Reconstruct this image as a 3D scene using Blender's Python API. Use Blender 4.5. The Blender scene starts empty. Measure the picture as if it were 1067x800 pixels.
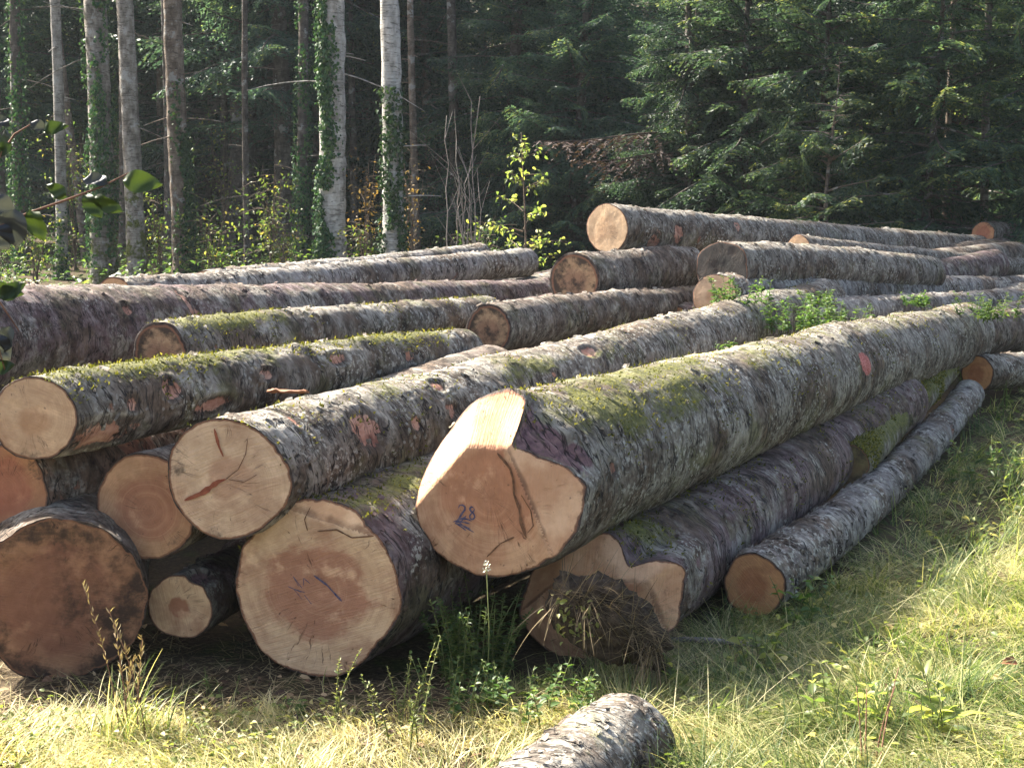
import bpy, math, random
import numpy as np
from mathutils import Vector, Matrix
random.seed(7)
RNG = np.random.default_rng(11)
scene = bpy.context.scene
COL = scene.collection
R = math.radians

# ------------------------------------------------------------------ camera model
F_PX, CAM_H, HORIZON = 1600.0, 1.75, 250.0
PITCH = math.atan((400 - HORIZON) / F_PX)

def at(px, py, Y):
    """world point seen at photo pixel (px,py), at forward distance Y"""
    u = (px - 533.5) / F_PX
    v = (400 - py) / F_PX
    c, s = math.cos(PITCH), math.sin(PITCH)
    d = np.array([u, c + v * s, -s + v * c])
    t = Y / d[1]
    return np.array([0, 0, CAM_H]) + d * t

def ground_z(x, y):
    x = np.asarray(x, float); y = np.asarray(y, float)
    t = np.maximum(y - 7.0, 0)
    z = 0.068 * (np.sqrt(t * t + 1.0) - 1.0)
    z = np.where(y > 45, z + 0.16 * (y - 45), z)
    z = z + 0.04 * (fbm(np.stack([x * .7, y * .7, x * 0], -1), 3, 5) - .5)
    z = z - 0.12 * np.exp(-((x - .1) / .55) ** 2 - ((y - 4.6) / .6) ** 2)
    z = z + 0.05 * np.clip((x - 1.2) / 1.5, 0, 1) * np.clip((7.5 - y) / 2.0, 0, 1)
    return z

# ------------------------------------------------------------------ numpy noise
def _h(ix, iy, iz, seed):
    with np.errstate(over='ignore'):
        n = (ix.astype(np.uint32) * np.uint32(374761393) + iy.astype(np.uint32) * np.uint32(668265263)
             + iz.astype(np.uint32) * np.uint32(2147483647) + np.uint32((seed * 974634777) & 0xffffffff))
        n = (n ^ (n >> np.uint32(13))) * np.uint32(1274126177)
        n = (n ^ (n >> np.uint32(16))) * np.uint32(2246822519)
        n = n ^ (n >> np.uint32(13))
    return n.astype(np.float64) / 4294967295.0

def vnoise(P, seed=0):
    P = np.asarray(P, float)
    i = np.floor(P).astype(np.int64); f = P - i
    f = f * f * (3 - 2 * f)
    out = 0
    for dx in (0, 1):
        wx = f[..., 0] if dx else 1 - f[..., 0]
        for dy in (0, 1):
            wy = f[..., 1] if dy else 1 - f[..., 1]
            for dz in (0, 1):
                wz = f[..., 2] if dz else 1 - f[..., 2]
                out = out + wx * wy * wz * _h(i[..., 0] + dx, i[..., 1] + dy, i[..., 2] + dz, seed)
    return out

def fbm(P, octv=4, seed=0, gain=.5):
    a, s, t = 1.0, 0, 0
    P = np.asarray(P, float)
    for k in range(octv):
        s = s + a * vnoise(P, seed + k * 17); t += a
        P = P * 2.03 + 11.3; a *= gain
    return s / t

# ------------------------------------------------------------------ mesh helpers
def mk(name, V, F, mat=None, parent=None, attrs=None, smooth=True):
    """one mesh object from vertex array V and a list of face arrays F (quads and/or tris)"""
    V = np.asarray(V, np.float32).reshape(-1, 3)
    if not isinstance(F, (list, tuple)): F = [F]
    F = [np.asarray(f, np.int32) for f in F if len(f)]
    me = bpy.data.meshes.new(name)
    me.vertices.add(len(V)); me.vertices.foreach_set('co', V.ravel())
    loops = np.concatenate([f.ravel() for f in F])
    cnt = np.concatenate([np.full(len(f), f.shape[1], np.int32) for f in F])
    st = np.concatenate([[0], np.cumsum(cnt)[:-1]]).astype(np.int32)
    me.loops.add(len(loops)); me.loops.foreach_set('vertex_index', loops)
    me.polygons.add(len(cnt)); me.polygons.foreach_set('loop_start', st)
    try: me.polygons.foreach_set('loop_total', cnt)
    except Exception: pass
    me.polygons.foreach_set('use_smooth', np.full(len(cnt), bool(smooth)))
    for k, a in (attrs or {}).items():
        at_ = me.attributes.new(k, 'FLOAT', 'POINT')
        at_.data.foreach_set('value', np.asarray(a, np.float32).ravel())
    me.update(calc_edges=True); me.validate()
    if mat: me.materials.append(mat)
    o = bpy.data.objects.new(name, me); COL.objects.link(o)
    if parent: o.parent = parent
    return o

def tag(o, label, cat, group=None, kind=None):
    if label: o['label'] = label
    if cat: o['category'] = cat
    if group: o['group'] = group
    if kind: o['kind'] = kind
    return o

def empty(name, loc, label, cat, group=None):
    o = bpy.data.objects.new(name, None); COL.objects.link(o)
    o.empty_display_size = .1
    o.location = tuple(float(v) for v in loc)
    return tag(o, label, cat, group)

def copy_tree(o, parent=None):
    c = o.copy(); COL.objects.link(c)
    if parent: c.parent = parent
    for ch in list(o.children): copy_tree(ch, c)
    return c

class Geo:
    def __init__(s): s.V = []; s.Q = []; s.T = []; s.A = []; s.n = 0
    def add(s, V, Q=None, T=None, a=None):
        V = np.asarray(V, float).reshape(-1, 3)
        if Q is not None and len(Q): s.Q.append(np.asarray(Q) + s.n)
        if T is not None and len(T): s.T.append(np.asarray(T) + s.n)
        s.V.append(V); s.A.append(np.full(len(V), .5) if a is None else np.broadcast_to(np.asarray(a, float), (len(V),)))
        s.n += len(V)
    def build(s, name, mat, parent=None, smooth=True):
        F = []
        if s.Q: F.append(np.concatenate(s.Q))
        if s.T: F.append(np.concatenate(s.T))
        return mk(name, np.concatenate(s.V), F, mat, parent, {'rnd': np.concatenate(s.A)}, smooth)

def nrm(v): return v / np.maximum(np.linalg.norm(v, axis=-1, keepdims=True), 1e-9)

def tube(pts, rad, n=8, cap=True, seed=0, rough=0):
    pts = np.asarray(pts, float); m = len(pts)
    rad = np.broadcast_to(np.asarray(rad, float), (m,))
    T = nrm(np.gradient(pts, axis=0))
    ref = np.array([0, 0, 1.0]) if abs(T[0][2]) < .8 else np.array([1.0, 0, 0])
    U = nrm(np.cross(T, ref)); W = np.cross(T, U)
    th = np.linspace(0, 2 * np.pi, n, endpoint=False)
    rr = rad[:, None] * np.ones(n)
    V = pts[:, None] + rr[..., None] * (np.cos(th)[None, :, None] * U[:, None] + np.sin(th)[None, :, None] * W[:, None])
    if rough:
        nz = fbm(V * 9, 3, seed)[..., None] - .5
        V = V + nz * rough * (V - pts[:, None]) * 2
    V = V.reshape(-1, 3)
    i = np.arange(m - 1)[:, None]; j = np.arange(n)[None]
    Q = np.stack([i * n + j, i * n + (j + 1) % n, (i + 1) * n + (j + 1) % n, (i + 1) * n + j], -1).reshape(-1, 4)
    Tt = []
    if cap:
        V = np.concatenate([V, pts[:1], pts[-1:]])
        a, b = m * n, m * n + 1
        for k in range(n):
            Tt.append((a, (k + 1) % n, k)); Tt.append((b, (m - 1) * n + k, (m - 1) * n + (k + 1) % n))
    return V, Q, np.array(Tt, int) if Tt else None

def leaves(P, D, N, L, W, fold=.25):
    """leaf blades: base P, direction D, normal N, length L, width W"""
    P = np.asarray(P, float); n = len(P)
    D = nrm(np.asarray(D, float)); S = nrm(np.cross(D, N)); N = np.cross(S, D)
    L = np.broadcast_to(L, (n,))[:, None]; W = np.broadcast_to(W, (n,))[:, None]
    a = P; b = P + D * L * .28 + S * W * .46 + N * W * fold; c = P + D * L * .66 + S * W * .36 + N * W * fold * .7
    t = P + D * L - N * L * .12; e = P + D * L * .66 - S * W * .36 + N * W * fold * .7; f = P + D * L * .28 - S * W * .46 + N * W * fold
    m1 = P + D * L * .28; m2 = P + D * L * .66
    V = np.stack([a, b, c, t, e, f, m1, m2], 1).reshape(-1, 3)
    k = np.arange(n)[:, None] * 8
    Q = np.concatenate([k + np.array([[6, 1, 2, 7]]), k + np.array([[5, 6, 7, 4]])])
    T = np.concatenate([k + np.array([[0, 1, 6]]), k + np.array([[0, 6, 5]]), k + np.array([[7, 2, 3]]), k + np.array([[7, 3, 4]])])
    return V, Q, T

def blades(P, az, lean, L, W, curl, segs=4):
    """grass blades: base, heading, initial lean from vertical, length, width, extra bend"""
    n = len(P)
    H = np.stack([np.cos(az), np.sin(az), 0 * az], -1); S = np.stack([-np.sin(az), np.cos(az), 0 * az], -1)
    tw = RNG.uniform(-.7, .7, n)[:, None]
    S = nrm(S + tw * H)
    cur = P.copy(); rows = []
    for k in range(segs + 1):
        w = W * (1 - (k / segs) ** 1.6) * .5 + .0003
        rows.append(cur - S * w[:, None]); rows.append(cur + S * w[:, None])
        ang = lean + curl * (k + .5) / segs
        cur = cur + (H * np.sin(ang)[:, None] + np.array([0, 0, 1.]) * np.cos(ang)[:, None]) * (L / segs)[:, None]
    V = np.stack(rows, 1).reshape(-1, 3)
    m = 2 * (segs + 1)
    k = np.arange(n)[:, None, None] * m + 2 * np.arange(segs)[None, :, None]
    Q = (k + np.array([0, 1, 3, 2])[None, None]).reshape(-1, 4)
    return V, Q, m

# ------------------------------------------------------------------ materials
class NT:
    def __init__(s, name):
        s.m = bpy.data.materials.new(name); s.m.use_nodes = True
        s.t = s.m.node_tree; s.t.nodes.clear()
        s.out = s.t.nodes.new('ShaderNodeOutputMaterial')
    def n(s, typ, ins=None, **kw):
        nd = s.t.nodes.new(typ)
        for k, v in kw.items(): setattr(nd, k, v)
        for k, v in (ins or {}).items(): s.set(nd.inputs[k], v)
        return nd
    def set(s, sock, v):
        if isinstance(v, bpy.types.NodeSocket): s.t.links.new(v, sock)
        elif isinstance(v, (tuple, list)) and len(v) == 3 and sock.type == 'RGBA': sock.default_value = (*v, 1)
        else: sock.default_value = v
    def math(s, op, a, b=0.0, clamp=False):
        nd = s.n('ShaderNodeMath', {0: a, 1: b}, operation=op); nd.use_clamp = clamp; return nd.outputs[0]
    def mapr(s, v, a, b, c=0.0, d=1.0):
        return s.n('ShaderNodeMapRange', {0: v, 1: a, 2: b, 3: c, 4: d}, interpolation_type='SMOOTHSTEP').outputs[0]
    def noise(s, vec, scale, detail=4, rough=.55, dist=0.0):
        return s.n('ShaderNodeTexNoise', {'Vector': vec, 'Scale': scale, 'Detail': detail, 'Roughness': rough, 'Distortion': dist}).outputs[0]
    def mapping(s, vec, scale=(1, 1, 1), loc=(0, 0, 0)):
        return s.n('ShaderNodeMapping', {'Vector': vec, 'Scale': scale, 'Location': loc}).outputs[0]
    def mix(s, f, a, b, blend='MIX'):
        nd = s.n('ShaderNodeMix', data_type='RGBA', blend_type=blend)
        s.set(nd.inputs[0], f); s.set(nd.inputs[6], a); s.set(nd.inputs[7], b); return nd.outputs[2]
    def ramp(s, f, stops):
        nd = s.n('ShaderNodeValToRGB', {0: f}); e = nd.color_ramp.elements
        while len(e) < len(stops): e.new(.5)
        for q, (p, c) in zip(e, stops): q.position = p; q.color = (*c, 1)
        return nd.outputs[0]
    def attr(s, name): return s.n('ShaderNodeAttribute', attribute_name=name).outputs['Fac']
    def obj(s): return s.n('ShaderNodeTexCoord').outputs['Object']
    def bump(s, h, strength=.5, dist=.01, nrm=None):
        d = {'Strength': strength, 'Distance': dist, 'Height': h}
        if nrm is not None: d['Normal'] = nrm
        return s.n('ShaderNodeBump', d).outputs[0]
    def finish(s, col, rough=.8, normal=None, spec=.25, transl=0.0, tcol=None):
        d = {'Base Color': col, 'Roughness': rough, 'Specular IOR Level': spec}
        if normal is not None: d['Normal'] = normal
        p = s.n('ShaderNodeBsdfPrincipled', d).outputs[0]
        if transl:
            t = s.n('ShaderNodeBsdfTranslucent', {'Color': tcol if tcol is not None else col}).outputs[0]
            mx = s.n('ShaderNodeMixShader', {0: transl, 1: p, 2: t}); p = mx.outputs[0]
        s.t.links.new(p, s.out.inputs['Surface'])
        return s.m

def bark_mat(name, seed, dark, mid, light, lichen=.5, moss=.0, red=.25, crack=1.0, mosscol=(.12, .125, .026), plates=.5, sc=1.0):
    t = NT(name); o = t.mapping(t.obj(), (sc, sc, sc), (seed * 3.1, seed * 1.7, seed * 2.3))
    wob = t.n('ShaderNodeTexNoise', {'Vector': o, 'Scale': 5.0, 'Detail': 3.0}).outputs['Color']
    ov = t.n('ShaderNodeVectorMath', {0: o, 1: t.n('ShaderNodeVectorMath', {0: wob, 1: (.12, .12, .12)}, operation='MULTIPLY').outputs[0]}, operation='ADD').outputs[0]
    big = t.noise(o, 2.2, 4, .6)
    n1 = t.noise(t.mapping(ov, (9, 9, 12)), 1.0, 9, .7)
    col = t.ramp(n1, [(.27, dark), (.44, mid), (.6, light), (.75, tuple(min(1, c * 1.25) for c in light))])
    # warm brown drifts
    col = t.mix(t.mapr(big, .44, .58, 0, .9), col, t.mix(t.mapr(n1, .3, .7), (.022, .015, .011), (.15, .1, .066)))
    col = t.mix(t.mapr(t.noise(o, 3.1, 6, .7), .5, .62, 0, .75), col, t.mix(t.mapr(n1, .3, .7), (.09, .075, .06), (.44, .41, .35)))
    col = t.mix(t.mapr(t.noise(o, 2.3, 6, .68), .54, .64, 0, .35 + .7 * moss), col, t.mix(t.mapr(n1, .3, .7), (.035, .035, .014), (.17, .165, .07)))
    # lichen crust, pale and spotty
    l1 = t.noise(o, 38, 5, .7); l2 = t.noise(o, 3.4, 3, .5)
    lm = t.math('MULTIPLY', t.mapr(l1, .52, .6), t.mapr(l2, .62 - .35 * lichen, .8 - .3 * lichen))
    col = t.mix(t.math('MULTIPLY', lm, .85), col, (.42, .405, .355))
    spots = t.n('ShaderNodeTexVoronoi', {'Vector': ov, 'Scale': 26.0}, feature='F1').outputs['Distance']
    sm = t.math('MULTIPLY', t.mapr(spots, .3, .2), t.mapr(t.noise(o, 6, 2), .5, .62))
    col = t.mix(t.math('MULTIPLY', sm, .6 * lichen), col, (.4, .42, .4))
    # transverse wrinkles: contour lines of a stretched noise
    w1 = t.noise(t.mapping(ov, (3.2, 3.2, 17)), 1.0, 3, .5)
    wr = t.math('ABSOLUTE', t.math('SUBTRACT', w1, .5))
    w2 = t.noise(t.mapping(ov, (5.5, 5.5, 34)), 1.0, 2, .5)
    wr2 = t.math('ABSOLUTE', t.math('SUBTRACT', w2, .47))
    wm = t.math('MAXIMUM', t.mapr(wr, .022, .004), t.math('MULTIPLY', t.mapr(wr2, .02, .004), .8))
    wm = t.math('MULTIPLY', wm, t.mapr(t.noise(o, 4, 3), .34, .5))
    # plates
    ve = t.n('ShaderNodeTexVoronoi', {'Vector': t.mapping(ov, (15, 15, 21)), 'Scale': 1.0}, feature='DISTANCE_TO_EDGE').outputs[0]
    pm = t.math('MULTIPLY', t.mapr(ve, .05, .005), t.mapr(t.noise(o, 5, 4), .53, .66, 0, .6 * plates))
    ck = t.math('MULTIPLY', t.math('MAXIMUM', wm, pm), crack, True)
    # reddish places where the outer bark has come off
    rn = t.noise(t.mapping(ov, (4, 4, 6)), 1.0, 5, .6)
    rm = t.mapr(rn, .74 - .2 * red, .78 - .2 * red)
    rc = t.ramp(t.noise(ov, 22, 4), [(.3, (.10, .045, .035)), (.6, (.25, .115, .075)), (.8, (.34, .19, .13))])
    col = t.mix(t.math('MULTIPLY', rm, .85), col, rc)
    sc = t.mapr(t.math('ADD', t.attr('scar'), t.math('MULTIPLY', t.math('SUBTRACT', t.noise(o, 11, 6, .65), .5), 1.1)), .46, .54)
    scc = t.ramp(t.noise(t.mapping(ov, (14, 14, 5)), 1.0, 6, .6), [(.3, (.15, .06, .045)), (.46, (.33, .16, .11)), (.58, (.46, .26, .19)), (.78, (.58, .4, .3))])
    col = t.mix(sc, col, scc)
    rim = t.math('MULTIPLY', t.mapr(t.attr('scar'), .25, .4), t.math('SUBTRACT', 1.0, sc))
    col = t.mix(t.math('MULTIPLY', rim, .6), col, (.05, .03, .025))
    pu = t.mapr(t.math('ADD', t.attr('inner'), t.math('MULTIPLY', t.math('SUBTRACT', t.noise(o, 14, 4), .5), .5)), .45, .6)
    col = t.mix(pu, col, t.ramp(t.noise(ov, 30, 4), [(.3, (.09, .05, .06)), (.7, (.25, .15, .15))]))
    col = t.mix(t.math('MULTIPLY', ck, .92), col, (.018, .014, .013))
    # moss on the upper side
    nz = t.n('ShaderNodeSeparateXYZ', {0: t.n('ShaderNodeNewGeometry').outputs['Normal']}).outputs[2]
    mn = t.noise(o, 4.5, 6, .68)
    up = t.mapr(nz, -.1, .95, 0, .42)
    mv = t.math('ADD', t.math('ADD', mn, up), t.math('ADD', t.math('MULTIPLY', t.attr('moss'), .42), t.math('MULTIPLY', t.math('SUBTRACT', t.noise(o, 34, 6, .75), .5), .55)))
    mm = t.math('MULTIPLY', t.mapr(mv, 1.08 - .42 * moss, 1.34 - .42 * moss), .9)
    mc = t.ramp(t.noise(o, 60, 5, .7), [(.3, tuple(c * .35 for c in mosscol)), (.52, mosscol), (.72, (mosscol[0] * 1.9, mosscol[1] * 1.75, mosscol[2] * 1.6))])
    col = t.mix(mm, col, mc)
    sunpatch = t.mapr(t.math('ADD', t.attr('sunpatch'), t.math('MULTIPLY', t.math('SUBTRACT', t.noise(o, 24, 5, .7), .5), .9)), .42, .62)
    col = t.mix(sunpatch, col, t.ramp(t.noise(o, 160, 2), [(.3, (.42, .33, .15)), (.7, (.68, .58, .32))]))  # cream colour paints a sunlit patch on the log top
    pt = t.mapr(t.math('ADD', t.attr('paint'), t.math('MULTIPLY', t.math('SUBTRACT', t.noise(o, 40, 4), .5), .7)), .42, .56)
    col = t.mix(t.math('MULTIPLY', pt, .9), col, t.ramp(t.noise(o, 90, 3), [(.35, (.36, .08, .07)), (.65, (.66, .24, .2))]))
    h = t.math('SUBTRACT', t.math('MULTIPLY', n1, .9), t.math('MULTIPLY', ck, .75))
    h = t.math('SUBTRACT', h, t.math('MULTIPLY', sc, .35))
    h = t.math('ADD', h, t.math('MULTIPLY', t.math('MULTIPLY', mm, t.noise(o, 90, 4, .7)), .5))
    h = t.math('ADD', h, t.math('MULTIPLY', l1, .22))
    h = t.math('ADD', h, t.math('MULTIPLY', t.noise(t.mapping(ov, (30, 30, 38)), 1.0, 5, .7), .35))
    nb = t.bump(h, .9, .02)
    return t.finish(col, t.mapr(n1, .3, .7, .92, .72), nb, .3)

def face_mat(name, seed, sap, heart, hr=.5, dirt=.2, dirtcol=(.06, .045, .035), ring=.25, rim=.05, blotch=(.30, .15, .085), dscale=6.0, hsoft=.13):
    t = NT(name); ob = t.obj(); o = t.mapping(ob, loc=(seed * 2.7, seed * 1.3, seed * .9))
    rho = t.attr('rho')
    wob = t.math('MULTIPLY', t.math('SUBTRACT', t.noise(o, 4, 5, .6), .5), 1.0)
    rw = t.math('ADD', rho, wob)
    col = t.mix(t.mapr(rw, hr - hsoft, hr + hsoft * .7), heart, sap)
    # blotches of older, redder or paler wood
    bl = t.noise(o, 4.2, 5, .62)
    col = t.mix(t.mapr(bl, .42, .7, 0, .75), col, t.mix(.5, heart, blotch))
    col = t.mix(t.mapr(t.noise(o, 7.5, 4, .6), .55, .72, 0, .5), col, tuple(min(1, c * 1.3) for c in sap))
    col = t.mix(.55, col, t.mix(t.mapr(t.noise(o, 15, 7, .7), .3, .7), t.mix(1.0, col, (.62, .55, .5), 'MULTIPLY'), col))
    # growth rings about a pith that is not quite centred
    c0 = t.mapping(ob, loc=(.02 * math.sin(seed), .025 * math.cos(seed * 2), 0))
    sp = t.n('ShaderNodeSeparateXYZ', {0: c0})
    rr = t.math('SQRT', t.math('ADD', t.math('MULTIPLY', sp.outputs[0], sp.outputs[0]), t.math('MULTIPLY', sp.outputs[1], sp.outputs[1])))
    rr = t.math('ADD', rr, t.math('MULTIPLY', t.noise(o, 4, 3), .03))
    rg = t.noise(t.n('ShaderNodeCombineXYZ', {0: t.math('MULTIPLY', rr, 150.0)}).outputs[0], 1.0, 2)
    rg2 = t.noise(t.n('ShaderNodeCombineXYZ', {0: t.math('MULTIPLY', rr, 38.0), 1: 4.0}).outputs[0], 1.0, 2)
    rv = t.math('ADD', t.mapr(rg, .35, .65, -.5, .5), t.mapr(rg2, .3, .7, -.6, .6))
    col = t.mix(t.math('MULTIPLY', t.math('MULTIPLY', t.math('ABSOLUTE', rv), ring * .9), t.mapr(t.noise(o, 3.5, 3), .36, .62)), col, t.mix(t.math('GREATER_THAN', rv, 0), (.24, .12, .06), tuple(min(1, c * 1.2) for c in sap)))
    # saw strokes
    ca, sa = math.cos(seed * 1.9 + .6), math.sin(seed * 1.9 + .6)
    so = t.n('ShaderNodeSeparateXYZ', {0: t.n('ShaderNodeVectorMath', {0: ob, 1: t.n('ShaderNodeVectorMath', {0: t.n('ShaderNodeTexNoise', {'Vector': o, 'Scale': 3.0}).outputs['Color'], 1: (.05, .05, .05)}, operation='MULTIPLY').outputs[0]}, operation='ADD').outputs[0]})
    ax = t.math('ADD', t.math('MULTIPLY', so.outputs[0], ca * 150), t.math('MULTIPLY', so.outputs[1], sa * 150))
    ay = t.math('ADD', t.math('MULTIPLY', so.outputs[0], -sa * 7), t.math('MULTIPLY', so.outputs[1], ca * 7))
    sw = t.noise(t.n('ShaderNodeCombineXYZ', {0: ax, 1: ay}).outputs[0], 1.0, 3, .6)
    col = t.mix(t.math('MULTIPLY', t.mapr(sw, .42, .75, 0, .55), t.mapr(t.noise(o, 4.5, 4), .42, .62)), col, t.mix(.5, heart, (.2, .1, .06)))
    # fine checks running outward from the pith
    an = t.math('ARCTAN2', sp.outputs[1], sp.outputs[0])
    ck = t.noise(t.n('ShaderNodeCombineXYZ', {0: t.math('MULTIPLY', t.math('ADD', an, t.math('MULTIPLY', t.noise(o, 9, 3), .25)), 7.0), 1: t.math('MULTIPLY', rr, 2.0), 2: float(seed)}).outputs[0], 1.0, 3)
    ckm = t.math('MULTIPLY', t.mapr(t.math('ABSOLUTE', t.math('SUBTRACT', ck, .5)), .012, .002), t.mapr(t.noise(o, 6, 2), .52, .62))
    col = t.mix(t.math('MULTIPLY', ckm, .75), col, (.07, .035, .02))
    # a bevel cut afterwards shows paler wood, with a stained seam where it meets the main cut
    col = t.mix(t.math('MULTIPLY', t.mapr(t.attr('bevel'), .3, .7), .75), col, t.mix(t.mapr(bl, .35, .6), tuple(min(1, c * 1.35) for c in sap), (sap[0] * .95, sap[1] * .8, sap[2] * .7)))
    col = t.mix(t.math('MULTIPLY', t.mapr(t.math('ADD', t.attr('seam'), t.math('MULTIPLY', t.math('SUBTRACT', t.noise(o, 9, 5), .5), 1.6)), .55, 1.1), .75), col, (.13, .06, .035))
    # grime, mould and weathering
    dn = t.noise(o, dscale, 6, .7)
    dm = t.mapr(t.math('ADD', dn, t.math('MULTIPLY', t.mapr(rho, .5, 1.0), .12)), .74 - .35 * dirt, .92 - .35 * dirt)
    col = t.mix(t.math('MULTIPLY', dm, .9), col, dirtcol)
    col = t.mix(t.math('MULTIPLY', t.mapr(t.noise(o, 55, 3), .68, .74), .6), col, (.08, .05, .035))
    # bark and the dark cambium line at the rim
    rb = t.math('ADD', rho, t.math('MULTIPLY', t.math('SUBTRACT', t.noise(o, 9, 5, .65), .56), .14))
    col = t.mix(t.mapr(rb, .985 - rim * 1.7, .99 - rim * 1.2), col, (.2, .095, .055))
    col = t.mix(t.mapr(rb, .992 - rim, .998 - rim * .7), col, t.ramp(t.noise(o, 30, 3), [(.3, (.02, .015, .013)), (.7, (.085, .06, .05))]))
    h = t.math('ADD', t.math('MULTIPLY', sw, .7), t.math('MULTIPLY', t.noise(o, 26, 5, .6), .5))
    h = t.math('SUBTRACT', h, t.math('MULTIPLY', ckm, .8))
    return t.finish(col, .75, t.bump(h, .55, .012), .25)

def leaf_mat(name, stops, transl=.45, rough=.5, spec=.35, tboost=1.6, objvar=.25):
    t = NT(name)
    v = t.attr('rnd')
    col = t.ramp(v, stops)
    oi = t.n('ShaderNodeObjectInfo').outputs['Random']
    hs = t.n('ShaderNodeHueSaturation', {'Hue': t.mapr(oi, 0, 1, .5 - .03 * objvar, .5 + .03 * objvar), 'Value': t.mapr(oi, 0, 1, 1 - objvar, 1 + objvar), 'Color': col}).outputs[0]
    tc = t.mix(1.0, hs, (tboost * 1.05, tboost, tboost * .55), 'MULTIPLY')
    return t.finish(hs, rough, None, spec, transl, tc)

def plain_mat(name, a, b, scale=20, rough=.85, bump=.3, dist=.01, stretch=(1, 1, 1)):
    t = NT(name); o = t.mapping(t.obj(), stretch)
    n = t.noise(o, scale, 5, .6)
    return t.finish(t.ramp(n, [(.3, a), (.7, b)]), rough, t.bump(n, bump, dist), .2)

def ground_mat():
    t = NT('ground_soil'); o = t.obj()
    n = t.noise(o, 3, 6, .6); n2 = t.noise(o, 40, 6, .7); n3 = t.noise(o, .9, 4, .6)
    col = t.ramp(n2, [(.3, (.028, .02, .014)), (.55, (.075, .055, .034)), (.75, (.15, .115, .07))])
    col = t.mix(t.mapr(n, .5, .66, 0, .8), col, t.ramp(n2, [(.3, (.025, .035, .012)), (.7, (.085, .1, .03))]))
    col = t.mix(t.mapr(n3, .55, .7, 0, .5), col, (.11, .08, .045))
    return t.finish(col, .95, t.bump(t.math('ADD', n2, n), .8, .03), .1)

def trunk_mat(name, a, b, c, moss=.3, scale=1.0):
    t = NT(name); o = t.obj()
    n1 = t.noise(t.mapping(o, (9 * scale, 9 * scale, 5 * scale)), 1.0, 7, .65)
    col = t.ramp(n1, [(.3, a), (.5, b), (.7, c)])
    w = t.noise(t.mapping(o, (3, 3, 22)), 1.0, 2); wm = t.mapr(t.math('ABSOLUTE', t.math('SUBTRACT', w, .5)), .03, .006)
    col = t.mix(t.math('MULTIPLY', wm, .55), col, (.03, .025, .02))
    col = t.mix(t.mapr(t.noise(o, 5, 5, .7), .56, .62, 0, .6), col, (.33, .34, .33))
    z = t.n('ShaderNodeSeparateXYZ', {0: o}).outputs[2]
    mm = t.mapr(t.math('SUBTRACT', t.noise(o, 3.5, 5, .65), t.math('MULTIPLY', z, .09)), .62 - moss * .5, .7 - moss * .5)
    col = t.mix(mm, col, t.ramp(t.noise(o, 40, 3), [(.3, (.03, .035, .01)), (.7, (.1, .115, .025))]))
    return t.finish(col, .9, t.bump(t.math('SUBTRACT', n1, t.math('MULTIPLY', wm, .5)), .8, .03), .15)

M = {}
M['needles'] = leaf_mat('fir_needles', [(0, (.02, .042, .042)), (.45, (.033, .068, .056)), (.76, (.065, .11, .066)), (1, (.2, .22, .085))], .38, .55, .3, 2.1)  # lighter ramp end paints sunlit yellow-green into the bough tips
M['needles_sunlit'] = leaf_mat('sunlit_fir_needles', [(0, (.022, .046, .04)), (.45, (.042, .08, .055)), (.74, (.095, .14, .065)), (1, (.27, .29, .1))], .45, .55, .3, 2.0)  # lighter copy of the fir needles, sunlit look put into the colour
M['needles_dead'] = leaf_mat('dead_needles', [(0, (.035, .024, .022)), (1, (.085, .055, .048))], .2, .7, .2, 1.3)
M['ivy'] = leaf_mat('ivy_leaf', [(0, (.012, .04, .018)), (.6, (.03, .08, .03)), (1, (.08, .13, .04))], .25, .6, .25, 1.5)
M['shrub'] = leaf_mat('shrub_leaf', [(0, (.03, .06, .018)), (.5, (.06, .1, .024)), (.85, (.12, .145, .035)), (1, (.2, .17, .05))], .45, .5, .35, 1.9)
M['autumn'] = leaf_mat('autumn_leaf', [(0, (.07, .06, .025)), (.5, (.15, .1, .035)), (1, (.22, .14, .05))], .45, .6, .3, 1.6)
M['sapling'] = leaf_mat('sapling_leaf', [(0, (.06, .1, .03)), (.6, (.13, .17, .05)), (1, (.27, .28, .09))], .55, .45, .35, 2.3, 0)
M['weed'] = leaf_mat('weed_leaf', [(0, (.025, .06, .018)), (.5, (.06, .115, .03)), (1, (.14, .19, .05))], .4, .5, .35, 1.8, .15)
M['palegreen'] = leaf_mat('pale_weed_leaf', [(0, (.08, .12, .03)), (.6, (.17, .2, .06)), (1, (.32, .3, .14))], .45, .5, .35, 1.7, .1)
M['grass'] = leaf_mat('grass_blade', [(0, (.035, .07, .024)), (.3, (.075, .12, .036)), (.47, (.18, .22, .065)), (.6, (.4, .38, .19)), (1, (.66, .6, .4))], .45, .5, .3, 1.6, 0)
M['straw'] = leaf_mat('dry_straw', [(0, (.06, .045, .03)), (.5, (.2, .15, .085)), (1, (.42, .34, .2))], .25, .7, .2, 1.3, 0)
M['moss'] = leaf_mat('moss_tuft', [(0, (.03, .035, .01)), (.5, (.1, .11, .02)), (1, (.24, .22, .05))], .3, .8, .1, 1.5, 0)
M['soil'] = ground_mat()
M['twig'] = plain_mat('twig_bark', (.05, .035, .025), (.16, .12, .09), 30)
M['greystick'] = plain_mat('grey_stick', (.12, .1, .085), (.3, .27, .24), 30)
M['greenstem'] = plain_mat('green_stem', (.07, .09, .03), (.16, .17, .06), 30)
M['redstem'] = plain_mat('reddish_stem', (.12, .06, .04), (.26, .14, .09), 30)
M['ink'] = plain_mat('blue_marker', (.03, .035, .1), (.16, .13, .16), 70, .8, 0)
M['crack'] = plain_mat('split_wood', (.06, .03, .018), (.2, .1, .055), 45)
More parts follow.
